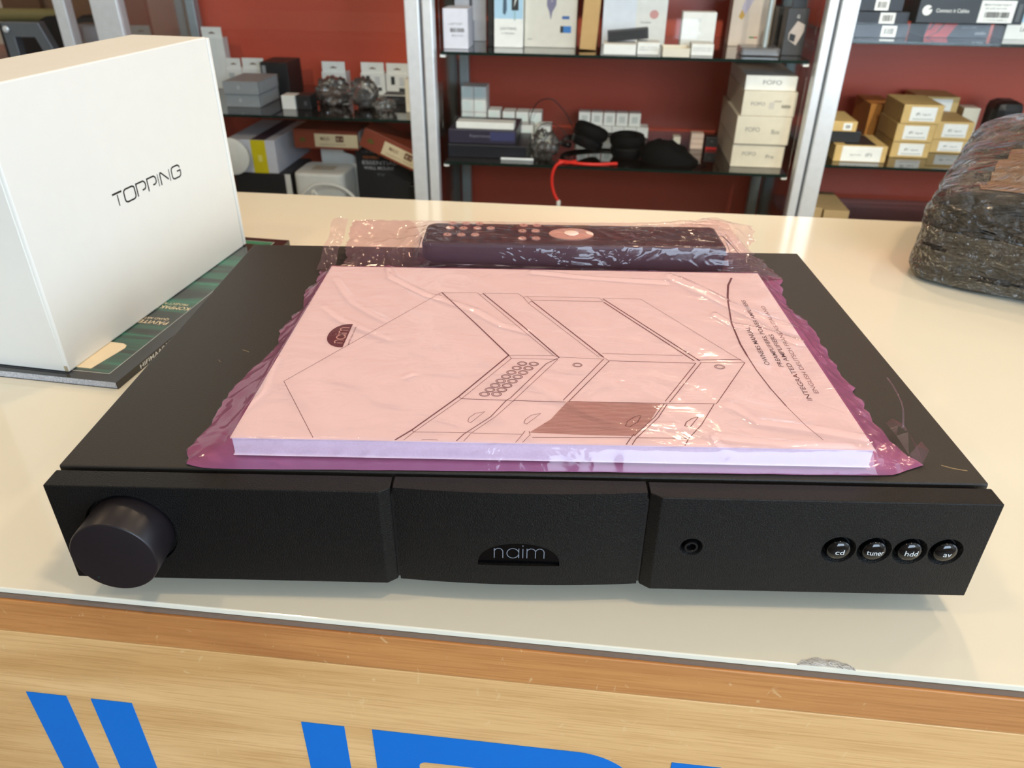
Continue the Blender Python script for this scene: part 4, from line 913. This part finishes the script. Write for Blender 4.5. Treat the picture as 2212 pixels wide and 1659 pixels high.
for k, (x0, x1, y, z0, z1, d, lb, pr_) in enumerate((
    (.3440, .4640, 1.599, N, -.1352, .26, 'bottom carton of the tall cream stack', [('t', 'FOFO', .20, .50, .16, GR_, .26), ('t', 'Pre', .66, .40, .16, TEXTG, .15)]),
    (.3430, .4660, 1.590, -.1349, -.0718, .26, 'second carton from the bottom of the cream stack', [('t', 'FOFO', .18, .46, .16, GR_, .26), ('t', 'Box', .66, .40, .16, TEXTG, .15)]),
    (.3490, .4680, 1.590, -.0715, -.0173, .25, 'third carton from the bottom of the cream stack, with barcode label', [('t', 'FOFO', .16, .44, .14, GR_, .26), ('r', .50, .60, .30, .58, (205, 200, 190)), ('bars', .74, .90, .36, .48), ('t', 'serial number', .58, .60, .07, GR_, .14)]),
    (.3500, .4640, 1.600, -.0170, .0145, .24, 'thin white carton topping the cream stack', [('t', 'FOFO', .34, .42, .30, GR_, .36)]))):
    carton('cream_carton', lb, 'carton', x0, x1, y, z0, z1, d, WHT if k == 3 else CRM, pr_, group='cream cartons stacked at the right of the lower shelf')

# ---- left cabinet, upper shelf
Ls = -.097
pb = [(.20, .42, .35, .85, (60, 66, 72)), (.62, .86, .15, .35, (70, 72, 74))]
hangbox('tall white hang-tab box rising above the top edge of the white carton', -1.060, -1.000, 1.86, Ls, .060, .03)
hangbox('left white hang-tab box behind the grey slim boxes', -1.0000, -.9560, 1.85, Ls, -.0150, .04, [(.15, .5, .5, .8, (190, 196, 196))])
hangbox('right white hang-tab box behind the grey slim boxes', -.9545, -.8900, 1.85, Ls, -.0135, .04, [(.15, .5, .5, .8, (190, 196, 196))])
carton('grey_slim_box', 'lower of two grey slim boxes stacked beside the white carton', 'box', -.9070, -.8190, 1.627, Ls, -.0662, .13, GREY, [('r', .40, .48, .4, .7, (176, 182, 184))], side=mat('pale_grey_side', (172, 180, 182), .5))
carton('grey_slim_box', 'upper of two grey slim boxes stacked beside the white carton', 'box', -.9060, -.8150, 1.622, -.0659, -.0356, .13, GREY, [('r', .40, .48, .4, .7, (176, 182, 184))], side=mat('pale_grey_side', (172, 180, 182), .5))
carton('dark_gift_box', 'tall black box with small gold print behind the grey slim boxes', 'box', -.8800, -.8050, 1.80, Ls, -.0155, .10, BLKC, [('t', 'MUSIC', .25, .55, .1, (150, 112, 50), .4), ('t', 'in ear', .35, .42, .06, (150, 112, 50), .25), ('r', .06, .20, .65, .9, (150, 150, 152))])
carton('white_open_box', 'small white open box at the shelf front beside the small dark box', 'box', -.7580, -.7240, 1.618, Ls, -.0640, .04, WHT)
carton('small_dark_box', 'small black box right of the small white open box', 'box', -.7225, -.6870, 1.624, Ls, -.0640, .05, BLKC, [('t', 'iFi', .55, .3, .3, GR_, .2)])
hangbox('white and black hang-tab box alone in the middle of the shelf', -.7270, -.6600, 1.84, Ls, -.0155, .04, [(.02, .98, .02, .42, (30, 32, 40)), (.45, .65, .25, .62, (70, 110, 150))])
hangbox('left of two white hang-tab boxes with a black adapter picture', -.6190, -.5530, 1.84, Ls, -.0150, .04, [(.22, .38, .50, .88, (40, 44, 46)), (.55, .85, .2, .36, (60, 62, 64)), (.58, .8, .45, .85, (205, 206, 206))])
hangbox('right of two white hang-tab boxes with a black adapter picture', -.5500, -.4870, 1.84, Ls, -.0155, .04, [(.22, .38, .50, .88, (40, 44, 46)), (.55, .85, .2, .36, (60, 62, 64)), (.58, .8, .45, .85, (205, 206, 206))])
carton('black_slim_box', 'low black box in front of the two adapter boxes', 'box', -.5300, -.4700, 1.725, Ls, -.0740, .05, BLKC, [('t', 'audio adapter', .1, .5, .15, GR_, .6), ('r', 0, 1, .9, 1, (210, 205, 195))])
carton('white_upright_box', 'narrow upright white box next to the cabinet post', 'box', -.4480, -.4300, 1.632, Ls, -.0200, .03, CRM)
crumple('clear_plastic_bag', 'larger crumpled clear plastic bag in the middle of the left cabinet shelf', 'plastic bag', (-.652, 1.70, Ls+.0005), .040, .033, .030, CLB, 5.3, .45, mat('pinkish_contents', (120, 96, 86), .6))
crumple('clear_plastic_bag', 'clear plastic bag with dark contents in front of the adapter boxes', 'plastic bag', (-.562, 1.67, Ls+.0005), .031, .028, .034, CLB, 9.1, .35, mat('dark_contents', (52, 54, 60), .6))
crumple('clear_plastic_bag', 'smallest crumpled clear plastic bag near the white upright box', 'plastic bag', (-.500, 1.625, Ls+.0005), .024, .022, .016, CLB, 1.7, .45)
ck = thing('cable_clip', 'little black clip left of the clear plastic bags', 'clip', (-.700, 1.72, Ls+.0005))
tube('clip_loop', [(-.02, 0, .003), (-.01, .005, .008), (.0, 0, .004), (.012, -.004, .007), (.025, 0, .003)], .0025, BLK, ck)

# ---- left cabinet, lower shelf (tops show above the counter)
LL = -.36
fr_b = carton('framed_black_box', 'white framed black box at the bottom left beneath the yellow striped box', 'box', -.9045, -.7550, 1.60, LL, -.2534, .16, BLKC, [('r', 0, 1, 0, .08, OFFW), ('r', 0, 1, .40, .49, (190, 192, 196)), ('r', .90, 1.0, 0, 1, OFFW)])
yb = mat('yellow_print', (222, 205, 20), .5)
t = carton('striped_box', 'large white box with a yellow and dark violet stripe in the left cabinet', 'box', -.9126, -.7850, 1.600, -.2531, -.1700, .24, mat('lilac_white_card', (214, 216, 226), .5), [('r', .50, .80, .0, 1.0, yb), ('poly', [(.62, .35), (.70, .35), (.70, .55), (.62, .55)], (236, 226, 120))])
flat('stripe', [(-.0638+.0638, .002, 0), (.0384, .002, 0), (.0384, .238, 0), (0, .238, 0)], [(0, 1, 2, 3)], mat('dark_violet_print', (74, 58, 76), .5), Matrix.Translation((0, 0, .0831)), t)
rt = thing('wifi_router', 'white rounded wifi router with curved side fin at the bottom of the left cabinet', 'router', (-.683, 1.60, LL+.0005))
rb = prism('router_body', rrect(-.066, .066, 0, .12, .02, .02), 0, .110, WHT, rt, 'z', .006)
prism('side_fin', [(-.030, .11), (-.030, .165), (.02, .160), (.035, .135), (.060, .128), (.078, .11), (.080, .0), (-.030, 0)], .125, .132, WHT, rt, 'y', .002)
flat('top_label', [(-.03, .04, 0), (.03, .04, 0), (.03, .08, 0), (-.03, .08, 0)], [(0, 1, 2, 3)], C((200, 190, 170)), Matrix.Translation((0, 0, .1102)), rt)
wc = thing('white_cable', 'white cable arching in two loops at the bottom of the left cabinet', 'cable', (-.665, 1.575, LL+.0005))
tube('cable_loop', [(-.10, 0, .002), (-.075, 0, .035), (-.03, 0, .082), (.015, 0, .092), (.06, 0, .080), (.098, 0, .040), (.115, 0, .002)], .0042, WHT, wc, 12)
tube('cable_loop', [(-.03, -.008, .0), (-.028, -.008, .05), (-.020, -.008, .074), (-.01, -.008, .05), (-.012, -.008, .0)], .0042, WHT, wc, 12)
carton('black_text_box', 'black box with white and orange text under the brown and white box', 'box', -.6100, -.4600, 1.700, LL, -.1930, .14, BLKC, [('t', 'CINNAMON', .12, .86, .035, GR_, .5), ('t', 'NEWEST', .14, .77, .04, (220, 120, 50), .3), ('t', 'ESSENTIAL', .12, .68, .06, (190, 190, 190), .62), ('t', 'WALL MOUNT', .14, .60, .05, (190, 190, 190), .55), ('t', 'TV', .36, .50, .04, GR_, .15)])
brn = mat('red_brown_card', (128, 58, 38), .5)
lb_ = (214, 196, 160)
P3 = [('r', .33, 1.0, .12, .80, lb_), ('t', 'MAXI', .42, .46, .2, (110, 62, 44), .14), ('r', .66, .78, .40, .72, (96, 52, 36)), ('t', 'E1', .68, .48, .15, (214, 196, 160), .08), ('t', 'raspberry board', .40, .22, .1, (150, 130, 104), .4), ('poly', [(.08, .40), (.13, .60), (.20, .48), (.15, .34)], (88, 84, 30))]
t = carton('brown_white_box', 'red-brown box with a cream label and white end, lying level under the shelf', 'box', -.7437, -.5750, 1.625, -.1927, -.1450, .11, brn, P3, rz=-.03, side=WHT)
t = carton('brown_white_box', 'red-brown box with a cream label tilted down to the right beside the post', 'box', -.5700, -.3990, 1.590, -.2060, -.1570, .10, brn, P3, tilt=.42)
carton('black_prop_box', 'plain black box holding up the tilted red-brown box', 'box', -.4450, -.3820, 1.60, LL, -.2700, .30, BLK)
carton('orange_box', 'small orange box half hidden between the red-brown boxes', 'box', -.6000, -.5600, 1.710, -.1927, -.1500, .05, mat('orange_card', (205, 98, 40), .5))
ds = thing('white_disc', 'round white disc leaning beside the yellow striped box', 'disc', (-.893, 1.585, -.2531))
lathe('disc_body', [(.001, 0), (.044, 0), (.046, -.003), (.046, -.008), (.040, -.011), (.001, -.011)], WHT, ds, 48, 'y', (0, -.002, .046), True)

# ---- right cabinet, upper shelf
Ru = .097
BC = [('r', .38, .60, .08, .92, WHT), ('bars', .42, .57, .28, .74)]
for k, (x0, x1, y, za, zb_) in enumerate(((.5636, .6743, 1.603, .097, .1232), (.5560, .6680, 1.597, .1235, .1490), (.5483, .6480, 1.59, .1493, .1750))):
    BC = [('r', .50-.04*k, .78-.04*k, .08, .92, WHT), ('bars', .55-.04*k, .73-.04*k, .26, .74)]
    carton('black_slim_box', '%s black slim box with white barcode label at the left of the right cabinet' % ('bottom', 'middle', 'top')[k], 'box', x0, x1, y, za, zb_, .14, mat('blue_black_card', (24, 27, 36), .4), BC, group='black slim boxes with barcode labels')
redc = mat('coral_red_print', (226, 72, 66), .45)
carton('red_black_box', 'coral red and black box under the long black cable box', 'box', .7220, .8547, 1.636, Ru, .1300, .10, mat('slate_card', (44, 50, 56), .45), [('poly', [(.0, .02), (.36, .02), (.50, .98), (.04, .98)], redc), ('poly', [(.10, .98), (.14, .98), (.08, .5), (.0, .4), (.0, .44), (.05, .54)], (120, 40, 44)), ('poly', [(.27, .98), (.30, .98), (.20, .3), (.06, .02), (.03, .02), (.17, .3)], (120, 40, 44)), ('t', 'Record cables', .56, .60, .12, GR_, .22), ('t', 'ortofon', .78, .22, .20, WHT, .17)])
t = carton('long_cable_box', 'long black box with white emblem and white barcode sticker at the top right', 'box', .6733, .8850, 1.572, .1303, .1790, .12, mat('slate_card', (44, 50, 56), .45), [('poly', [(.085+.045*math.cos(a), .50+.20*math.sin(a)) for a in np.linspace(.7, 2*PI+.2, 20)]+[(.085, .53)], WHT), ('t', 'Connect it Cables', .17, .43, .15, WHT, .31), ('r', .575, .90, .06, .92, WHT), ('t', 'SMARTWARE PURITY', .60, .72, .07, TEXTD, .26), ('t', 'high quality signal cable', .62, .60, .05, TEXTD, .20), ('bars', .63, .86, .26, .48), ('t', '5 712334 880012', .63, .14, .05, TEXTG, .22), ('r', .925, .965, .12, .80, (90, 94, 98))], side=BLKC)
carton('blue_white_box', 'upright pale blue and white box at the right edge of the upper shelf', 'box', .8850, .9900, 1.632, Ru, .23, .06, bl, [('r', 0, 1, 0, .25, OFFW), ('t', 'Level', .28, .12, .07, TEXTD, .2), ('t', 'G', .20, .70, .08, TEXTD, .06)])
carton('dark_card_box', 'dark box standing behind the slim barcode boxes', 'box', .6800, .7150, 1.74, Ru, .21, .08, BLKC)

# ---- right cabinet, lower shelf
Rl = -.164
lbw = ('r', .17, .78, .12, .86, WHT)
def kraft(lb, *a, gp='kraft boxes with white labels', **k):
    return carton('kraft_box', lb, 'box', *a, KRAFT, [('r', .20, .84, .14, .88, WHT), ('t', 'iFi', .34, .44, .16, TEXTD, .10), ('t', 'signal', .50, .46, .1, GR_, .2), ('r', .28, .8, .22, .28, (190, 190, 184))], group=gp, **k)
kraft('bottom kraft box of the front stack of three in the right cabinet', .7165, .8030, 1.639, Rl, -.1268, .13)
kraft('middle kraft box of the front stack of three in the right cabinet', .7150, .8010, 1.634, -.1265, -.0850, .13)
kraft('top kraft box of the front stack of three in the right cabinet', .7180, .8060, 1.630, -.0847, -.0426, .13)
kraft('bottom kraft box of the pair beside the wrapped parcel', .8280, .9140, 1.70, Rl, -.1330, .13)
kraft('top kraft box of the pair beside the wrapped parcel', .8280, .9140, 1.70, -.1327, -.0910, .13)
kraft('lower kraft box standing behind the front stack', .8200, .9200, 1.855, Rl, -.1080, .10)
kraft('upper kraft box standing behind the front stack', .8300, .9300, 1.855, -.1077, -.0610, .10)
org = mat('orange_kraft', (196, 132, 58), .6)
carton('orange_kraft_box', 'orange-brown kraft box with dark top standing behind the stack of three', 'box', .7000, .7600, 1.80, Rl, -.0735, .13, org, [('t', '9', .3, .6, .12, (130, 80, 30), .14)])
carton('kraft_sleeve_box', 'open kraft box with broad white front and black top near the post', 'box', .5720, .6880, 1.580, Rl, -.1270, .12, KRAFT, [('r', .14, .90, .04, .96, WHT), ('t', 'signal audio', .30, .40, .10, GR_, .22), ('t', 'iFi', .60, .36, .22, GR_, .12)])
flat_top = box('black_lid_insert', -.034, .034, .008, .11, .0370, .0376, BLKC, bpy.data.objects[-1] if False else [o for o in bpy.data.objects if o.name.startswith('kraft_sleeve_box')][0])
carton('dark_flat_box', 'dark flat box resting on the open kraft box', 'box', .5640, .6300, 1.605, -.1266, -.1012, .10, BLKC)
carton('kraft_box', 'kraft box with a small white barcode sticker on the dark flat box', 'box', .5544, .6149, 1.600, -.1009, -.0782, .12, KRAFT, [('r', .50, .82, .14, .84, WHT), ('bars', .57, .76, .32, .66)])
carton('small_card_box', 'small pale box behind the kraft pair at the right', 'box', .945, .985, 1.85, Rl, -.085, .05, CRM)
carton('black_speaker_box', 'black rounded object at the right edge behind the wrapped parcel', 'box', 1.000, 1.070, 1.80, Rl, -.060, .08, BLK, bev=.02)
carton('kraft_flat_box', 'flat kraft box at the foot of the right cabinet, beside the post', 'box', .5850, .6450, 1.60, -.3598, -.2867, .16, mat('dull_kraft', (184, 156, 112), .65), [('r', .4, .5, .4, .6, (120, 96, 60))])
carton('kraft_flat_box', 'narrower flat kraft box partly hidden by the cabinet post', 'box', .5460, .5820, 1.605, -.3598, -.2831, .16, mat('dull_kraft', (184, 156, 112), .65))

# ---------------------------------------------------------------- far left: side showcase and workbench
wbn = thing('workbench', 'wooden topped bench with tools and packing, far left beyond the cabinets', 'bench', (-1.75, 1.82, FZ))
bw = wood_mat('reddish_bench_wood', (120, 66, 44), (146, 84, 56))
box('bench_top', -.59, .605, -.245, .30, .92-.04, .92, bw, wbn, .003)
for x in (-.55, .57):
    for y in (-.21, .26): box('leg', x-.025, x+.025, y-.025, y+.025, 0, .879, ALUD, wbn)
BT = FZ+.92
scs = thing('glass_showcase_post', 'slim aluminium post standing left of the cabinets', 'post', (-1.226, 1.555, FZ))
box('post_body', -.0150, .0150, -.015, .015, 0, ZT-FZ, ALU, scs, .003)
pn = box('brown_board', -.060, .060, 0, .02, 0, .55, mat('brown_board', (98, 72, 50), .7), None); pn.location = (-1.70, 2.05, BT+.0003); tag(pn, 'tall narrow dark brown board leaning behind the bench post', 'board')
pn = box('brown_board', -.17, .17, 0, .02, 0, .55, mat('brown_board_pale', (126, 98, 74), .7), None); pn.location = (-1.50, 2.08, BT+.0003); tag(pn, 'wide brown board behind the clear plastic boxes', 'board')
br_ = thing('metal_bracket', 'grey folded metal bracket with a screw standing on the bench', 'bracket', (-1.372, 1.60, BT+.0003), math.radians(8))
pp = [(-.055, .0), (-.030, .0), (-.030, .085), (.018, .085), (.046, 0), (.075, 0), (.035, .118), (-.055, .118)]
prism('bracket_plate', pp, 0, .030, STEELG, br_, 'y', .0015)
lathe('screw', [(.006, 0), (.0075, -.003), (.004, -.005), (.0008, -.005)], ALU, br_, 20, 'y', (-.044, -.0005, .103))
sp = thing('black_spool', 'black round cable spool on the bench behind the aluminium post', 'spool', (-1.395, 1.76, BT+.0003))
lathe('spool_flange', [(.001, -.02), (.060, -.02), (.060, -.014), (.03, -.014), (.03, .014), (.060, .014), (.060, .02), (.001, .02)], BLK, sp, 48, 'y', (0, 0, .060))
rl = thing('wrapped_roll', 'olive paper roll with twisted end behind the metal bracket', 'roll', (-1.60, 1.90, BT+.0003), math.radians(6))
xf = Matrix.Translation((0, 0, .105)) @ Matrix.Rotation(PI/2, 4, 'Y')
lathe('roll_body', [(.001, -.12), (.014, -.11), (.017, -.06), (.017, .10), (.010, .13), (.002, .15)], mat('olive_paper', (120, 112, 70), .6), rl, 24, 'z', (0, 0, 0), True, xf)
box('roll_support', -.05, .05, -.03, .03, 0, .088, BLKC, rl)
for k, (x, y, z0, h, lb) in enumerate(((-1.275, 1.72, 0, .055, 'lower clear plastic blister box with white card, right of the post on the bench'), (-1.270, 1.73, .0555, .050, 'upper clear plastic blister box with white card, right of the post on the bench'))):
    t = thing('blister_box', lb, 'plastic box', (x, y, BT+.0003+z0), 0, 'clear blister boxes on the bench')
    box('blister_shell', -.048, .048, -.02, .03, 0, h, clearp, t, .005)
    box('card_insert', -.040, .040, -.0, .004, .004, h-.006, mat('grey_insert_card', (196, 198, 200), .5), t)
bh = tag(carton('dark_holdall', 'dark grey rounded case behind the blister boxes', 'case', -1.42, -1.30, 1.86, BT, BT+.11, .08, BLKC, bev=.02), 'dark grey rounded case behind the blister boxes', 'case')
